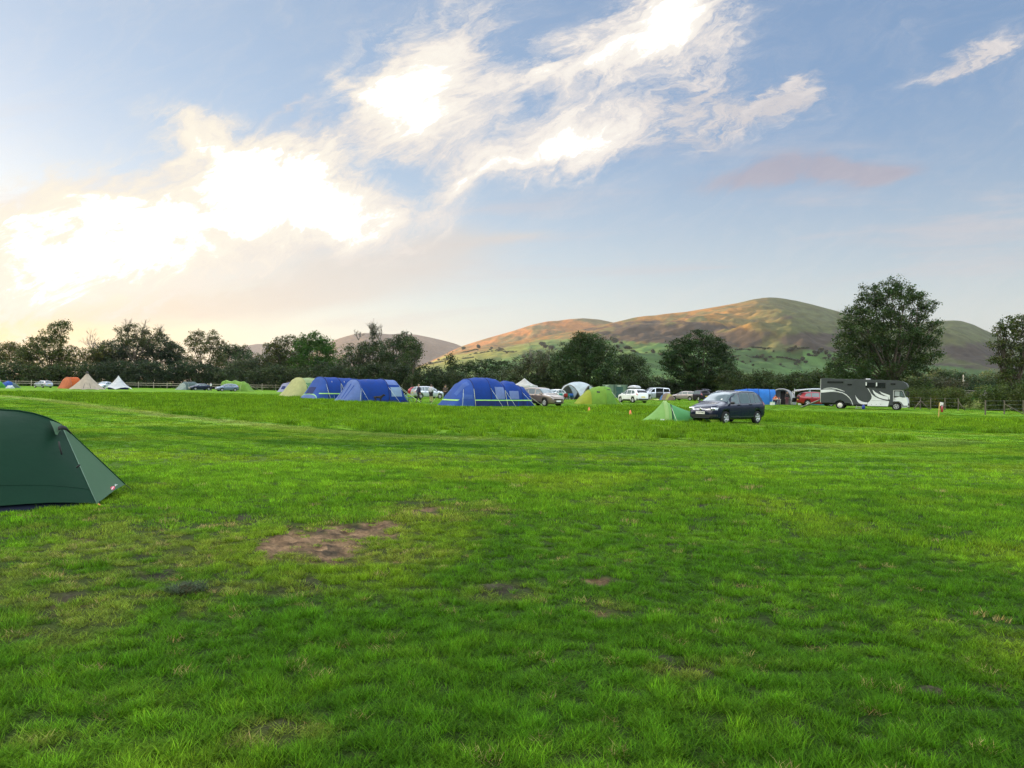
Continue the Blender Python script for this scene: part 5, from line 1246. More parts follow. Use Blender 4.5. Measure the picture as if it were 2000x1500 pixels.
    def disc(cx, cy, rx, ry, th): return [c + A_ * (cx + rx * math.cos(a)) + B_ * (cy + ry * math.sin(a)) + N_ * th for a in np.linspace(0, 2 * PI, 20, endpoint=False)]
    m = MB(); m.add(disc(0, 0, .042, .028, .0), [tuple(range(20))]); e = m.build('logo_patch', mat('logo_red', (.50, .06, .10), .5), root)
    m = MB(); q = [c + A_ * x + B_ * y + N_ * .003 for x, y in ((-.028,-.014),(-.014,-.016),(.026,.008),(.018,.016))]; m.add(q, [(0, 1, 2, 3)]); m.build('logo_stroke', mat('logo_white', (.7, .75, .7), .6), e)
    m = MB(); q = [c + A_ * x + B_ * y + N_ * .002 for x, y in ((.048,.006),(.056,.004),(.066,.036),(.060,.040),(.070,.012),(.088,.010),(.088,.018),(.07,.02))]; m.add(q, [(0,1,2,3),(4,5,6,7)]); m.build('logo_mark', mat('logo_white', (.7, .75, .7), .6), e)
    MB().tube([tip, P(256, 955, 10.95)], .005, 4).build('guy_rope', DARKCORD, root)
    p = P(191, 984.5, 9.9); MB().tube([p, p + Vector((.045, -.01, -.02)), p + Vector((.03, -.02, -.06))], .012, 6).build('peg_loop', PEG, root)
    MB().tube([p + Vector((.04, 0, -.03)), p + Vector((.14, .0, -.055))], .008, 5).build('peg', DARKCORD, root)
near_tent()
# ------------------------------------------------------------------ horsebox
def horsebox():
    root = thing('horsebox', on(AT(1688, 77.5)), 'grey horsebox lorry with white swoosh graphics and its rear ramp down', 'horsebox', None, heading(1688, -84)); root.scale = (.985, .95, .925)
    GR = paint('horsebox_grey', (.046, .052, .058), .1, .4, .4); WH = paint('horsebox_white', (.62, .64, .66), 0, .35, .6); ROOFM = paint('horsebox_roof', (.15, .16, .17), .1, .5, .2)
    W = 1.17
    # side profile, rear to front: box, luton over the cab, cab nose
    prof = [(-4.0,.62),(-4.0,3.24),(-3.92,3.30),(2.65,3.14),(3.15,3.12),(3.55,3.04),(3.86,2.86),(4.0,2.62),(4.02,2.40),(3.92,2.24),(3.72,2.18),(2.74,2.14),(2.74,.50),(2.2,.46),(-1.2,.50),(-1.2,.62)]
    def extr(poly, w, bev=.03):
        m = MB(); n = len(poly); vs = [(x, -w, z) for x, z in poly] + [(x, w, z) for x, z in poly]
        m.add(vs, [tuple(range(n)), tuple(range(2 * n - 1, n - 1, -1))] + [(i, n + i, n + (i + 1) % n, (i + 1) % n) for i in range(n)]); return m
    me = extr(prof, W).mesh('box_body')
    def arch_cut(x, r):
        c = MB(); c.lathe([(r, -1.6), (r, 1.6)], 28, 'y', (x, 0, .42), False); return c
    b = link('box_body', cut(me, [arch_cut(-2.15, .50)], [GR, TRIM]), root); bv = b.modifiers.new('bevel', 'BEVEL'); bv.width = .05; bv.segments = 3; bv.limit_method = 'ANGLE'
    cabp = [(2.745,.46),(2.745,2.13),(3.50,2.12),(3.60,2.02),(3.86,1.38),(3.95,1.28),(4.02,1.05),(4.06,.70),(4.04,.36),(3.9,.30),(2.9,.30)]
    me = extr(cabp, W - .06).mesh('cab'); cb = link('cab', cut(me, [arch_cut(3.02, .50)], [WH, TRIM]), root); bv = cb.modifiers.new('bevel', 'BEVEL'); bv.width = .06; bv.segments = 3; bv.limit_method = 'ANGLE'
    skirt = MB()
    def plate(mb, poly, y, th, sg):  # outline on the side of the box
        n = len(poly); vs = [(x, sg * y, z) for x, z in poly] + [(x, sg * (y + th), z) for x, z in poly]
        mb.add(vs, [tuple(range(n)), tuple(range(2 * n - 1, n - 1, -1))] + [(i, n + i, n + (i + 1) % n, (i + 1) % n) for i in range(n)]); return mb
    # photo position on the vehicle's side -> metres along and up
    def q(px, py):
        # the crop used to measure: 0..2000 x 0..842 over photo 1600..1790, 730..810
        x = (px - 220) / (1825 - 220) * 8.02 - 4.0
        f = (px - 220) / 1605.; top = 118 + 42 * f; bot = 718 + 34 * f
        z = .34 + (bot - py) / (bot - top) * (3.30 - .16 * f - .34); return x, z
    def band(pts):   # (px, py_upper, py_lower)
        return [q(x, a) for x, a, b in pts] + [q(x, b) for x, a, b in pts[::-1]]
    swooshes = [
        band([(222,378,440),(300,368,432),(400,366,420),(470,370,398),(515,378,382)]),
        band([(268,352,356),(340,332,346),(430,326,340),(520,340,358),(600,370,388),(680,408,414)]),
        band([(400,412,416),(470,406,420),(550,408,426),(640,432,450),(710,476,496),(770,540,562),(810,608,632),(828,660,700),(836,690,716),(842,712,716)]),
        [q(*p) for p in ((878,488),(900,535),(940,590),(1000,632),(1060,650),(1105,652),(1105,690),(1050,695),(990,690),(945,664),(915,620),(895,560))],
        [q(*p) for p in ((1102,330),(1125,350),(1150,410),(1180,465),(1230,515),(1300,560),(1390,596),(1500,625),(1480,735),(1105,728),(1112,660),(1150,620),(1178,570),(1185,520),(1165,450),(1130,390))],
        [q(*p) for p in ((1195,370),(1215,382),(1250,425),(1320,470),(1400,505),(1480,520),(1482,590),(1400,575),(1320,545),(1260,505),(1220,445))],
        [q(*p) for p in ((1318,394),(1345,415),(1390,440),(1470,472),(1512,490),(1512,585),(1490,578),(1484,522),(1420,494),(1360,455))],
    ]
    for s in swooshes:
        for sg in (1, -1): plate(MB(), s, W + .002, .006, sg).build('graphic', WH, root)
    # grey swoosh that runs onto the white cab
    for sg in (1, -1):
        plate(MB(), [(2.80,1.02),(2.80,2.06),(3.45,2.06),(3.55,1.98),(3.78,1.42),(3.50,1.45),(3.15,1.62),(2.95,1.70),(2.9,1.1)][0:0] or [(2.76,.98),(2.95,.93),(3.25,.95),(3.46,.86),(3.62,.62),(3.70,.50),(4.03,.50),(4.0,.36),(3.55,.34),(3.52,.55),(3.40,.80),(3.2,.88),(2.95,.86),(2.76,.88)], W - .058, .006, sg).build('lower_trim', paint('cab_grey', (.14, .15, .16), .1, .5), root)
        fr = plate(MB(), [(2.80,1.28),(2.80,2.08),(3.50,2.08),(3.60,1.96),(3.82,1.36),(3.6,1.34),(3.3,1.42)], W - .057, .008, sg).build('cab_window_surround', TRIM, root)
        plate(MB(), [(2.88,1.50),(2.88,1.98),(3.32,1.98),(3.32,1.46)], W - .048, .006, sg).build('pane', mat('cab_glass', (.30, .33, .35), .06, spec=1, coat=1), fr)
        plate(MB(), [(3.38,1.45),(3.38,1.98),(3.50,1.97),(3.56,1.90),(3.74,1.42)], W - .048, .006, sg).build('pane', GLASS, fr)
        for (a, c) in (((340,180),(655,228)), ((725,238),(818,278)), ((1065,205),(1250,325)), ((1255,210),(1435,338)), ((1520,220),(1612,262))):
            x0, z1 = q(*a); x1, z0 = q(*c)
            w = MB(); w.box(((x0 + x1) / 2, sg * (W + .012), (z0 + z1) / 2), (x1 - x0, .03, z1 - z0)); wo = w.build('window', TRIM, root)
            MB().box(((x0 + x1) / 2, sg * (W + .029), (z0 + z1) / 2), (x1 - x0 - .06, .006, z1 - z0 - .06)).build('pane', DARKGLASS, wo)
            if a[0] in (1065, 1255):
                MB().box((x0 + .07, sg * (W + .034), (z0 + z1) / 2 + .12), (.11, .004, (z1 - z0) * .62)).build('blind', WH, wo)
        for px, py in ((395,448),(555,458)): x, z = q(px, py); MB().box((x, sg * (W + .01), z), (.08, .03, .05)).build('catch', CHROME, root)
        for px in (1180, 1268, 1350): x, z = q(px, 696); MB().box((x, sg * (W + .012), z), (.05, .02, .05)).build('locker_handle', TRIM, root)
        x, z = q(1220, 612); MB().box((x + .55, sg * (W + .010), z), (1.5, .006, .02)).build('locker_seam', TRIM, root)
        h = MB(); h.box((2.86, sg * (W - .03), 1.18), (.16, .05, .05)); h.build('door_handle', TRIM, root)
        m = MB(); m.box((3.98, sg * (W + .02), 1.75), (.14, .2, .42)); m.tube([(3.7, sg * (W - .08), 2.05), (3.98, sg * (W + .02), 1.95)], .02, 5); m.build('mirror', TRIM, root, bevel=.03)
        MB().box((4.03, sg * (W - .30), .60), (.06, .36, .2)).build('headlight', LAMP, root)
        for x, y in ((-2.15, W - .13), (3.02, W - .18)):
            w = put_wheel(root, x, sg * y, .40, 0, 6)
            if x < 0:
                hb = MB(); hb.lathe([(.001, .125), (.07, .12), (.10, .09), (.22, .10), (.25, .06)], 16, 'y'); hb.build('wheel_trim', paint('wheel_cream', (.62, .60, .52), .1, .4), w)
        for s_ in ((-4.02, 3.1), (-4.02, .8)): pass
        MB().box((-4.02, sg * (W - .04), 1.95), (.05, .08, 2.6)).build('corner_post', mat('alu_post', (.55, .56, .55), .4, .5), root)
        MB().box((-4.03, sg * (W - .25), .55), (.05, .3, .12)).build('tail_light', REDLAMP, root)
    m = MB(); m.grid([[(3.62 + .26 * f + .01, y, 2.0 - .62 * f + .01) for f in (0, .5, 1)] for y in np.linspace(-W + .16, W - .16, 7)]); m.build('windscreen', GLASS, root)
    MB().box((4.05, 0, .62), (.04, 1.1, .26)).build('grille', TRIM, root); MB().box((4.075, 0, .42), (.02, .52, .11)).build('number_plate', PLATEW, root)
    rmp = MB(); rmp.grid([[(-4.04 - 2.0 * f, y, .98 - .94 * f) for f in (0, .5, 1)] for y in (-.95, 0, .95)]); rmp.build('ramp', mat('ramp_grey', (.30, .31, .31), .6, .2), root, solid=.07)
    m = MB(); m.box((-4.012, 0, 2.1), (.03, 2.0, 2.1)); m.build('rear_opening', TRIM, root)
    m = MB(); m.box((-1.6, 0, .52), (4.6, 1.7, .18)); m.box((.4, 0, .40), (5, .8, .16)); m.build('chassis', TRIM, root)
    m = MB(); m.box((.35, 0, 3.27), (.4, .5, .12)); m.build('roof_vent', WH, root, bevel=.02)
    o = MB(); o.lathe([(.001, .0), (.15, .0), (.15, .34), (.10, .40), (.05, .42), (.05, .48), (.001, .48)], 14)
    p = root.matrix_basis @ Vector((.1, -(W + .35), 0)); o = o.build('water_container', mat('blue_plastic', (.02, .05, .30), .4)); o.location = p
    tag(o, 'blue plastic water container standing beside the horsebox', 'water container')
    st = MB()
    for z, d in ((.12, .0), (.30, .25)): st.box((-.32, -(W + .22) + d, z), (.6, .28, .04))
    for x in (-.6, -.04): st.tube([(x, -(W + .38), 0), (x, -(W - .05), .42)], .015, 5)
    st = st.build('folding_step', mat('step_alu', (.45, .46, .46), .4, .5)); st.matrix_world = root.matrix_basis.copy(); tag(st, 'small metal step under the side of the horsebox', 'step')
horsebox()

# ------------------------------------------------------------------ fences, posts, cabins, cones
WOOD = mat('weathered_wood', (.11, .095, .07), .9, var=.3, scale=4, bump=.5, bscale=18); PALEW = mat('pale_wood', (.34, .30, .24), .9, var=.25, scale=4, bump=.4, bscale=18)
def rail_fence(label, pts, sp, h, rails, m, mr=None, post=.12, name='post_and_rail_fence'):
    a0 = pts[0]; root = thing(name, on(a0), label, 'fence'); P = []
    for a, b in zip(pts[:-1], pts[1:]):
        n = max(1, int((b - a).length / sp)); P += [a.lerp(b, i / n) for i in range(n)]
    P.append(pts[-1]); o = on(a0); rnd = random.Random(5)
    for p in P:
        q = on(p) - o; hh = h * rnd.uniform(.92, 1.08); mb = MB(); lean = rnd.uniform(-.03, .03)
        mb.tube([(q.x, q.y, q.z - .2), (q.x + lean, q.y, q.z + hh)], post / 2 * 1.2, 6, True, False); mb.build('post', m, root)
    for z in rails:
        for a, b in zip(P[:-1], P[1:]):
            qa, qb = on(a) - o, on(b) - o; d = (qb - qa).normalized(); c = (qa + qb) / 2; c.z += z * h; c.y -= post * .7
            ang = math.atan2(d.y, d.x); mb = MB(); mb.box(c, ((qb - qa).length + .02, .04, .10), Matrix.Rotation(ang, 3, 'Z')); mb.build('rail', mr or m, root)
    return root
rail_fence('long wooden post and rail fence in front of the dark trees on the left', [AT(-60, 186), AT(300, 188), AT(620, 184)], 3.4, 1.5, (.82, .5), PALEW)
rail_fence('pale metal rail fence on the rough bank at the right', [AT(1852, 122), AT(1936, 117)], 1.05, 1.35, (.97, .72, .48, .25), mat('galv_rail', (.24, .24, .22), .6, .3), post=.06, name='rail_fence')
def wire_fence(label, pts, h, struts, m=WOOD):
    o = on(pts[0]); root = thing('wire_fence', o, label, 'fence')
    for i, p in enumerate(pts):
        q = on(p) - o; MB().tube([(q.x, q.y, q.z - .2), (q.x, q.y, q.z + h)], .055, 6, True, False).build('post', m, root)
        if i in struts:
            for s in struts[i]: MB().tube([(q.x, q.y - .03, q.z + h * .72), (q.x + s, q.y - .25, q.z + .02)], .045, 6).build('strut', m, root)
    for z in (.35, .65, .95):
        for a, b in zip(pts[:-1], pts[1:]):
            qa, qb = on(a) - o, on(b) - o; MB().tube([qa + Vector((0, 0, z * h)), qb + Vector((0, 0, z * h))], .006, 3).build('wire', mat('wire', (.3, .3, .3), .5, .8), root)
wire_fence('wooden fence posts with leaning struts along the bramble hedge', [AT(1776, 84), AT(1798, 82), AT(1818, 81), AT(1846, 79), AT(1872, 78)], 1.25, {1: (-.8, .8), 4: (.55,)})
wire_fence('wooden fence posts and strut beside the hedge at the right edge', [AT(1925, 62), AT(1962, 66), AT(1999, 70), AT(2040, 72)], 1.2, {1: (1.5,), 2: (1.3,)}, WOOD)
root = thing('telegraph_pole', on(AT(1881, 215), 0), 'wooden telegraph pole standing before the distant trees on the right', 'telegraph pole')
MB().tube([(0, 0, -1), (0, 0, 6.3)], [.17, .13], 8).build('pole', PALEW, root); MB().box((0, -.1, 5.6), (.9, .1, .1)).build('crossarm', PALEW, root); MB().box((.18, -.2, 4.6), (.22, .2, .4)).build('transformer', mat('galv_rail', (.42, .42, .40), .6, .3), root)
root = thing('fire_point_post', on(AT(1833.5, 51)), 'yellow wooden post carrying a white notice and a red extinguisher', 'post')
MB().tube([(0, 0, -.1), (.07, 0, 1.06)], .035, 6, True, False).build('post', mat('yellow_wood', (.50, .33, .10), .8, var=.2), root)
MB().box((.19, -.02, .96), (.22, .03, .24), Matrix.Rotation(.15, 3, 'Y')).build('notice', mat('notice_white', (.72, .70, .68), .5, var=.08, scale=12), root)
m = MB(); m.lathe([(.001, 0), (.075, .01), (.08, .05), (.08, .34), (.05, .41), (.02, .44), (.001, .45)], 12, 'z', (.20, -.05, .42)); e = m.build('extinguisher', mat('red_enamel', (.26, .03, .025), .3, coat=.6), root)
MB().box((.20, -.05, .89), (.08, .03, .04)).build('valve', TRIM, e)
CABG = mat('cabin_green', (.10, .165, .115), .5, var=.08, scale=1.2); CABD = mat('cabin_door', (.022, .075, .070), .45, var=.1)
for i, (px, rel, lab, door) in enumerate(((1191, 18, 'plain green steel cabin, left one of two by the dark trees', False), (1213, 8, 'green steel cabin with a darker green door, right one of two', True))):
    root = thing('steel_cabin', on(AT(px, 141)), lab, 'cabin', 'green steel cabins', heading(px, rel)); w = 2.05
    MB().box((0, 0, 1.2), (2.2, w, 2.3)).build('walls', CABG, root, bevel=.03); MB().box((0, 0, 2.38), (2.3, w + .1, .08)).build('roof', mat('cabin_roof', (.20, .27, .21), .6), root)
    MB().box((1.115, -.2, 2.2), (.03, .6, .10)).build('vent_strip', mat('strip_light', (.6, .65, .6), .5), root)
    for sy in (1, -1): MB().box((1.11, sy * (w / 2 - .04), 1.2), (.05, .08, 2.28)).build('corner_post', CABG, root)
    if door:
        d = MB().box((1.12, -.12, 1.08), (.05, 1.25, 1.95)).build('door', CABD, root); MB().box((1.16, -.6, 1.1), (.05, .05, .25)).build('handle', CHROME, d)
    else: MB().box((1.112, 0, 1.2), (.02, .02, 2.2)).build('seam', TRIM, root)
CONEO = mat('cone_orange', (.62, .16, .035), .5, var=.06)
for px, py, lab in ((1150.5, 803.5, 'small orange marker cone nearer the apple green tent'), (1231, 810.5, 'small orange marker cone nearer the white car')):
    root = thing('marker_cone', on(G(px, py)), lab, 'cone', 'orange marker cones'); m = MB(); m.lathe([(.105, .015), (.10, .03), (.035, .30), (.02, .31), (.001, .31)], 14); m.build('cone', CONEO, root)
    MB().box((0, 0, .008), (.25, .25, .022)).build('base', CONEO, root, bevel=.01)

# ------------------------------------------------------------------ camp furniture
STEEL = mat('steel_pole', (.5, .5, .5), .4, .7)
def camp_chair(label, px, depth, rel, col, group='folding camp chairs'):
    root = thing('camp_chair', on(AT(px, depth)), label, 'camp chair', group, heading(px, rel)); f = fabric('chair_%d' % int(sum(c * 997 * (i + 1) for i, c in enumerate(col))), col, .15)
    m = MB(); m.grid([[(.22 - .44 * u, y, .44 - .05 * math.sin(PI * u)) for u in (0, .33, .66, 1)] for y in (-.26, 0, .26)]); m.build('seat', f, root, solid=.015)
    m = MB(); m.grid([[(-.22 - .12 * u, y, .42 + .5 * u) for u in (0, .5, 1)] for y in (-.27, 0, .27)]); m.build('backrest', f, root, solid=.015)
    for a, b in (((.25,-.28,.0),(-.22,-.28,.62)), ((.25,.28,0),(-.22,.28,.62)), ((-.3,-.28,0),(.24,-.28,.6)), ((-.3,.28,0),(.24,.28,.6))): MB().tube([a, b], .014, 5).build('leg', STEEL, root)
    for s in (-.28, .28): MB().tube([(-.24, s, .6), (.26, s, .6)], .022, 5).build('armrest', TRIM, root)
    return root
for px, d, rel, c, lab in ((1097, 106, 200, (.02, .24, .21), 'teal camp chair left of the red one by the arched shelter'), (1104, 104, 160, (.30, .03, .03), 'red camp chair between two teal chairs by the arched shelter'),
                           (1110, 106, 190, (.02, .22, .17), 'teal camp chair between the red and the blue one'), (1116, 105, 175, (.03, .10, .36), 'blue camp chair right of the teal chairs by the arched shelter'),
                           (790, 104, 120, (.02, .03, .025), 'dark camp chair in front of the red car'), (1549, 93, 150, (.015, .016, .018), 'black camp chair in front of the grey awning tent')):
    camp_chair(lab, px, d, rel, c)
def picnic_table(label, px, depth, rel, top, frame):
    root = thing('picnic_table', on(AT(px, depth)), label, 'picnic table', None, heading(px, rel))
    MB().box((0, 0, .66), (.86, .66, .035)).build('tabletop', top, root, bevel=.01)
    for sx in (1, -1):
        s = MB().box((sx * .72, 0, .42), (.26, .62, .03)).build('bench', top, root, bevel=.01)
        for sy in (1, -1):
            MB().tube([(sx * .2, sy * .28, .65), (sx * .55, sy * .3, 0)], .018, 5).build('leg', frame, root); MB().tube([(sx * .84, sy * .28, 0), (sx * .60, sy * .28, .41), (sx * .1, sy * .28, .40)], .016, 5).build('bench_leg', frame, root)
picnic_table('blue folding picnic table with attached seats in front of the silver car', 789, 78.5, 80, mat('table_blue', (.06, .17, .42), .5), mat('frame_blue', (.10, .20, .40), .4, .3))
root = thing('barbecue', on(AT(803, 77)), 'small dark wire barbecue stand left of the walking person', 'barbecue')
MB().box((0, 0, .42), (.5, .3, .05)).build('grate', TRIM, root)
for x in (-.2, .2):
    for y in (-.12, .12): MB().tube([(x, y, .42), (x * 1.3, y * 1.3, 0)], .012, 4).build('leg', TRIM, root)
root = thing('camp_table', on(AT(1517, 93.5)), 'white folding table with orange things on it by the grey awning', 'table', None, heading(1517, 0))
MB().box((0, 0, .70), (.55, 1.05, .03)).build('tabletop', mat('table_white', (.62, .60, .58), .5), root)
for y in (-.45, .45):
    for x in (-.2, .2): MB().tube([(x, y, .69), (x, y, 0)], .018, 5).build('leg', STEEL, root)
for (dx, r, h, c, lab, cat) in ((-.25, .07, .26, (.55, .20, .10), 'orange bottle standing on the white folding table', 'bottle'), (.05, .11, .14, (.50, .30, .18), 'tan bowl in the middle of the white folding table', 'bowl'), (.32, .05, .20, (.5, .10, .06), 'red can at the right end of the white folding table', 'can')):
    m = MB(); m.lathe([(.001, 0), (r, 0), (r, h * .6), (r * (1.1 if cat == 'bowl' else .5), h), (.001, h * .98)], 10); o = m.build(cat, mat('item_' + cat, c, .4)); p = on(AT(1517, 93.5)); o.location = (p.x + dx, p.y, .715); tag(o, lab, cat)
def cool_box(label, px, d, w, h, c, lid):
    root = thing('cool_box', on(AT(px, d)), label, 'cool box', None, heading(px, 20)); MB().box((0, 0, h * .4), (w * .7, w, h * .8)).build('box', mat('cool_%d' % px, c, .5), root, bevel=.03); MB().box((0, 0, h * .88), (w * .74, w * 1.04, h * .18)).build('lid', mat('coollid_%d' % px, lid, .5), root, bevel=.02)
cool_box('white and green cool box left of the white folding table', 1509, 92, .5, .42, (.55, .58, .55), (.10, .30, .20))
cool_box('pale cool box at the foot of the teal shelter', 1563, 95, .4, .3, (.5, .54, .58), (.6, .62, .64))
o = MB(); o.grid([[(x, y, .06 + .06 * math.sin(x * 3 + y * 5)) for x in np.linspace(-.9, .9, 8)] for y in (-.5, 0, .5)]); o = o.build('groundsheet', mat('yellow_sheet', (.42, .40, .16), .7, var=.2), None, solid=.04); o.location = on(AT(1280, 122)); tag(o, 'crumpled yellowish groundsheet in front of the camper van', 'groundsheet')

# ------------------------------------------------------------------ people and a dog
SKIN = mat('skin', (.45, .27, .19), .55, var=.06)
def skin_obj(name, V, E, Rr, m, parent=None, root_i=0, sub=1):
    me = bpy.data.meshes.new(name); me.from_pydata([tuple(v) for v in V], E, []); me.update(); o = link(name, me, parent, m)
    sk = o.modifiers.new('skin', 'SKIN'); sk.use_smooth_shade = True
    if not me.skin_vertices: me.skin_vertices.new()
    for i, r in enumerate(Rr):
        sv_ = me.skin_vertices[0].data[i]; sv_.radius = (r, r) if not isinstance(r, tuple) else r; sv_.use_root = (i == root_i)
    s = o.modifiers.new('sub', 'SUBSURF'); s.levels = sub; s.render_levels = sub
    dg = bpy.context.evaluated_depsgraph_get(); dg.update(); nm = bpy.data.meshes.new_from_object(o.evaluated_get(dg)); o.modifiers.clear(); o.data = nm
    if not nm.materials: nm.materials.append(m)
    return o
def person(label, px, depth, rel, top, legs_m, hair, pose, sleeve=True, shorts=False, h=1.75, hood=False, base=None):
    """pose: dict of joint offsets, x forward, y left"""
    root = thing('person', base or on(AT(px, depth)), label, 'person', None, heading(px, rel), h / 1.75)
    J = dict(pel=(0,0,.95), che=(0,0,1.28), nek=(.0,0,1.47), hed=(.03,0,1.56), top=(.02,0,1.70))
    for s, n in ((1, 'l'), (-1, 'r')):
        J.update({'hip' + n: (0, .09 * s, .90), 'kne' + n: (.02, .10 * s, .49), 'ank' + n: (0, .10 * s, .09), 'toe' + n: (.16, .11 * s, .04), 'sho' + n: (0, .18 * s, 1.41), 'elb' + n: (-.03, .24 * s, 1.14), 'wri' + n: (.06, .24 * s, .90), 'pal' + n: (.08, .24 * s, .83)})
    J.update(pose); names = list(J); ix = {n: i for i, n in enumerate(names)}; V = [Vector(J[n]) for n in names]
    E = [(ix[a], ix[b]) for a, b in (('pel','che'),('che','nek'),('nek','hed'),('hed','top'))]
    rad = dict(pel=(.10,.08), che=(.10,.08), nek=.05, hed=(.085,.10), top=.065)
    for n in 'lr':
        E += [(ix[a + n] if a not in ('pel', 'che') else ix[a], ix[b + n]) for a, b in (('pel','hip'),('hip','kne'),('kne','ank'),('ank','toe'),('che','sho'),('sho','elb'),('elb','wri'),('wri','pal'))]
        rad.update({'hip' + n: .07, 'kne' + n: .055, 'ank' + n: .036, 'toe' + n: .026, 'sho' + n: .045, 'elb' + n: .040, 'wri' + n: .03, 'pal' + n: (.035,.02)})
    Rr = [rad[n] for n in names]
    for n, s in (('l', 1), ('r', -1)):
        w = Vector(J['wri' + n]); p = Vector(J['pal' + n]); d = (p - w).normalized(); sd = Vector((1, 0, 0)) if abs(d.x) < .8 else Vector((0, 0, 1)); sd = (sd - d * sd.dot(d)).normalized()
        for k, (o_, L) in enumerate(((-.03, .062), (-.01, .072), (.01, .068), (.03, .052))):
            i0 = len(V); a = p + d * .03 - sd * o_; V += [a, a + d * L * .55 + Vector((0, -s * .008, 0)), a + d * L + Vector((0, -s * .022, 0))]; Rr += [.009, .009, .007]; E += [(ix['pal' + n], i0), (i0, i0 + 1), (i0 + 1, i0 + 2)]
        i0 = len(V); a = p + sd * .035; V += [a, a + (d + sd * .6).normalized() * .05]; Rr += [.011, .009]; E += [(ix['pal' + n], i0), (i0, i0 + 1)]
    body = skin_obj('body', V, E, Rr, SKIN, root, ix['pel'])
    T = [J['pel'], J['che'], tuple(Vector(J['nek']) - Vector((0, 0, .03)))]; TE = [(0, 1), (1, 2)]; TR = [.175, .185, .085]
    T[0] = tuple(Vector(T[0]) + Vector((0, 0, -.06)))
    for n in 'lr':
        i = len(T); T += [J['sho' + n], J['elb' + n]]; TR += [.088, .066]; TE += [(1, i), (i, i + 1)]
        if sleeve: T.append(tuple(Vector(J['wri' + n]))); TR.append(.05); TE.append((i + 1, i + 2))
    skin_obj('jacket' if sleeve else 'shirt', T, TE, TR, top, root, 0)
    L = [J['pel']]; LE = []; LR = [.155]
    for n in 'lr':
        i = len(L); kn = Vector(J['kne' + n]); hp = Vector(J['hip' + n]); an = Vector(J['ank' + n])
        L += [J['hip' + n], tuple(hp.lerp(kn, .85) if shorts else kn)]; LR += [.115, .098 if shorts else .082]; LE += [(0, i), (i, i + 1)]
        if not shorts: L.append(tuple(an + Vector((0, 0, .02)))); LR.append(.066); LE.append((i + 1, i + 2))
    skin_obj('shorts' if shorts else 'trousers', L, LE, LR, legs_m, root, 0)
    for n in 'lr': skin_obj('shoe', [tuple(Vector(J['ank' + n]) + Vector((-.04, 0, -.04))), J['toe' + n]], [(0, 1)], [.062, .055], mat('shoe_black', (.015, .015, .016), .6), root)
    hd = Vector(J['hed']); m = MB(); 
    hm = MB(); hm.lathe([(.001, .125), (.05, .115), (.085, .08), (.103, .03), (.104, -.02), (.09, -.05)], 14); hm.v = [(v[0] * 1.05 + hd.x - .03 - (.02 if v[2] < 0 else 0), v[1] * .92 + hd.y, v[2] + hd.z + .065 + (.35 * v[0] if v[2] < .05 else 0)) for v in hm.v]
    hm.build('hood' if hood else 'hair', hair, root)
    f = MB()
    f.lathe([(.001, .03), (.014, .01), (.016, -.02), (.001, -.026)], 8, 'z', (hd.x + .095, hd.y, hd.z + .01)); f.build('nose', SKIN, root)
    for s in (1, -1): MB().lathe([(.001, .008), (.010, 0), (.001, -.008)], 8, 'z', (hd.x + .085, hd.y + s * .033, hd.z + .035)).build('eye', INK, root); MB().lathe([(.001, .03), (.012, .01), (.012, -.015), (.001, -.03)], 7, 'z', (hd.x, hd.y + s * .093, hd.z + .015)).build('ear', SKIN, root)
    MB().box((hd.x + .086, hd.y, hd.z - .04), (.008, .04, .008)).build('mouth', mat('lip_pink', (.30, .10, .09), .5), root)
    return root
HAIRB = mat('hair_brown', (.05, .035, .022), .8, var=.2); HAIRG = mat('hair_fair', (.22, .17, .11), .8, var=.2); NAVYC = mat('cloth_navy', (.012, .015, .040), .85); BLACKC = mat('cloth_black', (.012, .012, .014), .85); GREYC = mat('cloth_hoodie', (.42, .43, .45), .85); BROWNC = mat('cloth_brown', (.050, .040, .030), .85)
person('person in dark navy clothes striding left past the silver car', 818, 76, 62, NAVYC, BLACKC, HAIRG, dict(kneL=(0,0,0)) and {'knel': (.16,.09,.52), 'ankl': (.24,.09,.10), 'toel': (.40,.10,.05), 'kner': (-.06,-.09,.50), 'ankr': (-.34,-.10,.16), 'toer': (-.20,-.10,.05), 'wril': (-.02,.25,.92), 'pall': (-.02,.25,.84), 'wrir': (.22,-.2,1.0), 'palr': (.27,-.19,.95), 'elbr': (.04,-.25,1.15)}, h=1.80)
person('person in grey hooded top and black shorts standing back to camera', 842, 77, 215, GREYC, BLACKC, HAIRB, {'elbr': (-.10,-.25,1.15), 'wrir': (.10,-.20,1.05), 'palr': (.17,-.17,1.06), 'kner': (.03,-.12,.49), 'hed': (.05,0,1.56), 'top': (.05,0,1.69)}, shorts=True, h=1.82)
person('person in dark brown coat standing left of the blue dome tent', 870, 79, 20, BROWNC, BLACKC, HAIRB, {'wril': (.16,.12,1.05), 'pall': (.20,.06,1.06), 'wrir': (.16,-.12,1.05), 'palr': (.20,-.06,1.06)}, h=1.80)
person('person in a white top standing between the saloon and the hatchback', 412, 154, 300, mat('cloth_white', (.60, .60, .60), .85), NAVYC, HAIRB, {}, h=1.7)
person('person in black top with pale legs in the awning doorway', 1537.5, 95.3, 5, BLACKC, mat('cloth_maroon', (.10, .035, .045), .85), BLACKC, {}, h=1.68)
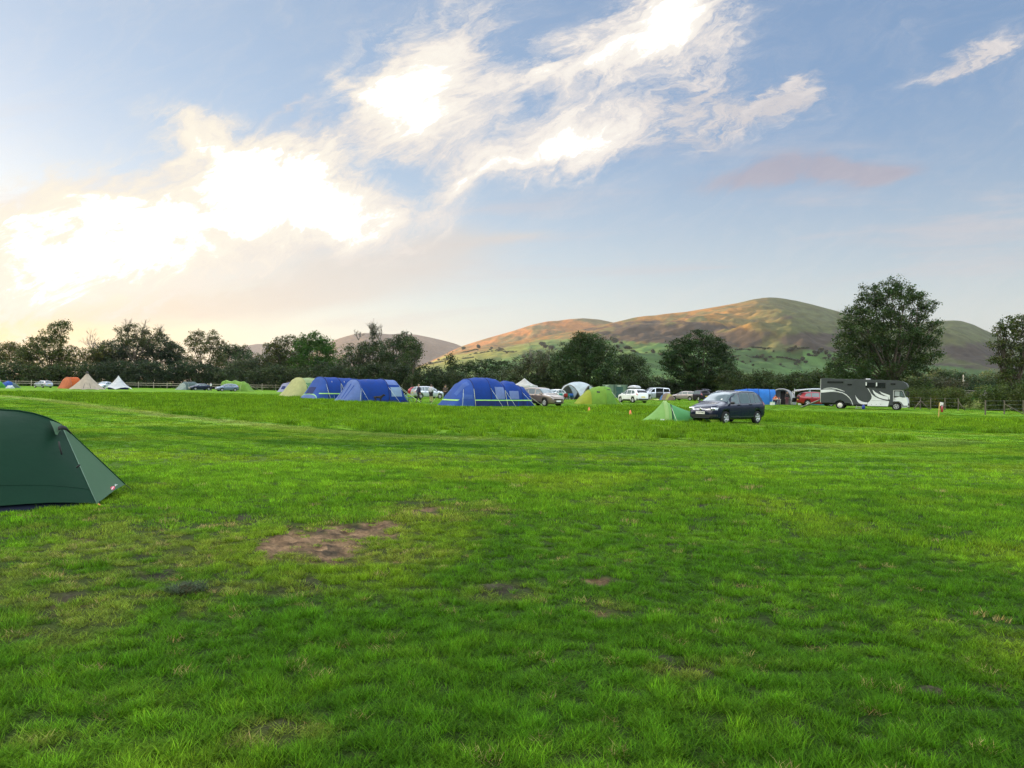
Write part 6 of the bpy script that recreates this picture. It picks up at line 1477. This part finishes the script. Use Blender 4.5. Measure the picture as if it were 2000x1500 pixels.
person('person in orange top seated behind the white folding table', 1514.5, 94.6, 20, mat('cloth_orange', (.50, .19, .12), .85), NAVYC, HAIRB, {'pel': (0,0,.50), 'che': (-.03,0,.84), 'nek': (0,0,1.03), 'hed': (.04,0,1.12), 'top': (.03,0,1.26), 'hipl': (.02,.10,.47), 'hipr': (.02,-.10,.47), 'knel': (.42,.11,.48), 'kner': (.42,-.11,.48), 'ankl': (.42,.11,.09), 'ankr': (.42,-.11,.09), 'toel': (.57,.11,.04), 'toer': (.57,-.11,.04),
    'shol': (-.02,.18,.97), 'shor': (-.02,-.18,.97), 'elbl': (.04,.26,.74), 'elbr': (.04,-.26,.74), 'wril': (.26,.2,.74), 'wrir': (.26,-.2,.74), 'pall': (.33,.18,.74), 'palr': (.33,-.18,.74)}, h=1.7)
camp_chair('camp chair carrying the seated person in orange', 1514.5, 94.8, 20, (.05, .06, .08))
person('person in a white top beside the raised tailgate', 1380, 119, 330, mat('cloth_white', (.60, .60, .60), .85), BLACKC, HAIRB, {}, h=1.66)
def dog():
    root = thing('dog', on(AT(740, 72)), 'black dog standing in front of the pale fronted blue tunnel tent', 'dog', None, heading(740, -80)); F = mat('dog_fur', (.012, .011, .012), .9, var=.3, scale=8)
    V = [(-.34,0,.50),(-.10,0,.50),(.16,0,.49),(.30,0,.56),(.40,0,.68),(.50,0,.70),(.63,0,.66),(-.46,0,.55),(-.60,0,.44)]; E = [(0,1),(1,2),(2,3),(3,4),(4,5),(5,6),(0,7),(7,8)]; Rr = [(.105,.12),(.10,.11),(.125,.16),(.10,.12),.085,.085,.042,.035,.02]
    for s in (1, -1):
        i = len(V); V += [(.20,.10*s,.40),(.18,.10*s,.22),(.19,.10*s,.04),(.24,.10*s,.025)]; Rr += [.065,.035,.026,.028]; E += [(2,i),(i,i+1),(i+1,i+2),(i+2,i+3)]
        i = len(V); V += [(-.32,.10*s,.38),(-.24,.10*s,.27),(-.40,.10*s,.17),(-.37,.10*s,.03),(-.32,.10*s,.025)]; Rr += [.085,.055,.03,.024,.027]; E += [(0,i),(i,i+1),(i+1,i+2),(i+2,i+3),(i+3,i+4)]
        i = len(V); V += [(.46,.06*s,.77),(.43,.10*s,.71)]; Rr += [.03,.018]; E += [(5,i),(i,i+1)]
    skin_obj('body', V, E, Rr, F, root, 1)
    MB().lathe([(.001, .02), (.018, .0), (.001, -.02)], 8, 'x', (.66, 0, .68)).build('nose', INK, root)
dog()

# ------------------------------------------------------------------ trees and hedges on the hillside
def hill_things():
    flat = HPX.ravel(), HPY.ravel(); XX, YY, ZZ = HX.ravel(), HY.ravel(), HZ.ravel()
    front = YY < 3000
    def place(px, py):
        d = np.where(front, (flat[0] - px) ** 2 + (flat[1] - py) ** 2, 1e9); i = int(np.argmin(d)); return Vector((XX[i], YY[i], ZZ[i]))
    protos = []
    HT = (.032, .046, .024)
    for k in range(4):
        r = random.Random(k); L = [((r.uniform(-2, 2), r.uniform(-2, 2), r.uniform(4, 7)), (r.uniform(2.2, 3.4), 2.6, r.uniform(2.2, 3.4))) for _ in range(5)]
        protos.append(leaves(L, 1.1, 1.2, HT, 900 + k)); protos[-1].materials.append(LEAF)
    tm = MB().tube([(0, 0, -1), (0, 0, 5)], [.35, .2], 6).mesh('trunk'); tm.materials.append(BARK); rnd = random.Random(12)
    spots = [(905,684,1.4),(935,682,1.6),(960,683,1.0),(975,687,1.6),(990,692,.8),(1008,690,.8),(1058,678,2.2),(1066,684,2.0),(1078,686,2.2),(1086,690,1.5),(1050,690,1.2),(1200,672,2.4),(1206,684,2.0),(1193,664,1.6),(1212,676,1.8),(1212,690,1.4),(1262,694,1.2),(1276,692,1.8),(1280,700,1.3),(1252,700,1.5),
             (1442,704,1.0),(1449,712,1.4),(1478,696,1.0),(1485,697,.9),(1491,697,1.0),(1497,706,1.2),(1510,690,.8),(1545,686,2.0),(1553,684,1.6),(1538,690,1.4),(1560,711,1.8),(1568,708,1.9),(1575,712,1.5),(1552,714,1.4),(1590,692,2.0),(1602,690,2.2),(1612,694,2.0),(1598,697,1.6),(1620,700,1.8),(1580,698,1.2),(1470,716,1.0),(1525,716,1.2),(840,712,1.2),(856,706,1.0),(1020,700,1.1),(1036,706,1.0),(1466,708,.9),(1455,716,1.2),(1518,698,.8),(1630,708,2.0),(1640,700,2.0)]
    for x, y, s in spots:
        p = place(x, y); root = thing('hillside_tree', p, 'small dark tree standing on the green hillside pasture', 'tree', 'trees on the hillside pastures', rnd.uniform(0, 6), s * p.y / 2700)
        link('crown', protos[rnd.randrange(4)], root); link('trunk', tm, root)
    lines = [([(835,712),(870,706),(905,700),(928,697)], 'dark hedgerow climbing to the lone tree at the left end of the hill'), ([(828,704),(870,702),(905,698)], 'thin hedgerow above another at the left foot of the hill'),
             ([(905,698),(940,690),(968,686),(1000,688),(1040,692)], 'long dark hedgerow crossing the green field below the orange slope'), ([(870,694),(905,688),(935,684)], 'short hedgerow under the bracken slope at the left end'), ([(1432,698),(1480,698),(1520,697),(1560,701)], 'hedgerow across the green field right of the domed tree'),
             ([(1440,712),(1475,714),(1510,717),(1560,716)], 'lower hedgerow in the green field right of the domed tree'), ([(1585,697),(1610,702),(1625,708)], 'hedgerow running down to the tall tree'), ([(1220,696),(1260,700),(1300,703)], 'hedgerow low in the field left of the domed tree'), ([(1440,684),(1500,681),(1560,683),(1610,688)], 'wall of dark scrub along the top of the green fields')]
    for pts, lab in lines:
        P = [place(*p) for p in pts]; L = []; o = P[0]
        for a, b in zip(P[:-1], P[1:]):
            n = max(2, int((b - a).length / 7))
            for i in range(n):
                c = a.lerp(b, i / n); j = place(*proj1(c)); L.append((tuple(Vector((c.x, c.y, j.z + 1.2)) - o), (4.2, 2.2, rnd.uniform(1.0, 2.0))))
        m = link('hedgerow', leaves(L, 1.1, .9, HT, len(L), 1.), None, LEAF); m.location = o; tag(m, lab, 'hedgerow')
def proj1(c):
    a, b = proj(np.array([c.x]), np.array([c.y]), np.array([c.z])); return float(a[0]), float(b[0])
hill_things()

# a torn clod of dark turf in the near grass
p = G(366, 1158); mb = MB(); rows = []
for i in range(9):
    r = i / 8; rows.append([(.15 * r * math.cos(a) * (1 + .25 * mnoise.noise((math.cos(a) * 2, math.sin(a) * 2, 3))), .11 * r * math.sin(a) * (1 + .25 * mnoise.noise((math.cos(a) * 2, math.sin(a) * 2, 7))), .055 * (1 - r * r) * (1 + .6 * mnoise.noise((r * 5 * math.cos(a), r * 5 * math.sin(a), 1))) - .005) for a in np.linspace(0, 2 * PI, 22, endpoint=False)])
mb.grid(rows, True, True); o = mb.build('turf_clod', mat('clod_earth', (.030, .026, .012), .95, spec=.03, var=.4, scale=20, bump=.8, bscale=60)); o.location = p
me = blades('grass_blades', 420, .15, .06, .005, 1.0, 3, .8, seed=5); rr_ = np.random.default_rng(3).uniform(.5, 1.5, (len(me.vertices), 1)); set_col(me, 'leaf', np.array((.030, .058, .016)) * rr_)
g = link('grass_blades', me, o, LEAF); g.location = (0, 0, .03)
tag(o, 'small dark clump of torn turf lying lower left of the bare patch', 'turf')

# ------------------------------------------------------------------ the evening air
def haze():
    m = bpy.data.materials.new('evening_air'); m.use_nodes = True; t = NT(m.node_tree); t.n.clear()
    v = t.new('ShaderNodeVolumePrincipled'); v.inputs['Color'].default_value = (.36, .43, .54, 1); v.inputs['Density'].default_value = HAZE; v.inputs['Anisotropy'].default_value = .2
    t.l.new(v.outputs[0], t.new('ShaderNodeOutputMaterial').inputs['Volume'])
    b = MB().box((0, 5500, 256), (19000, 15600, 520)).build('haze', m); tag(b, 'thin pale evening haze over the valley', None, None, 'stuff')
HAZE = 4e-5
haze()
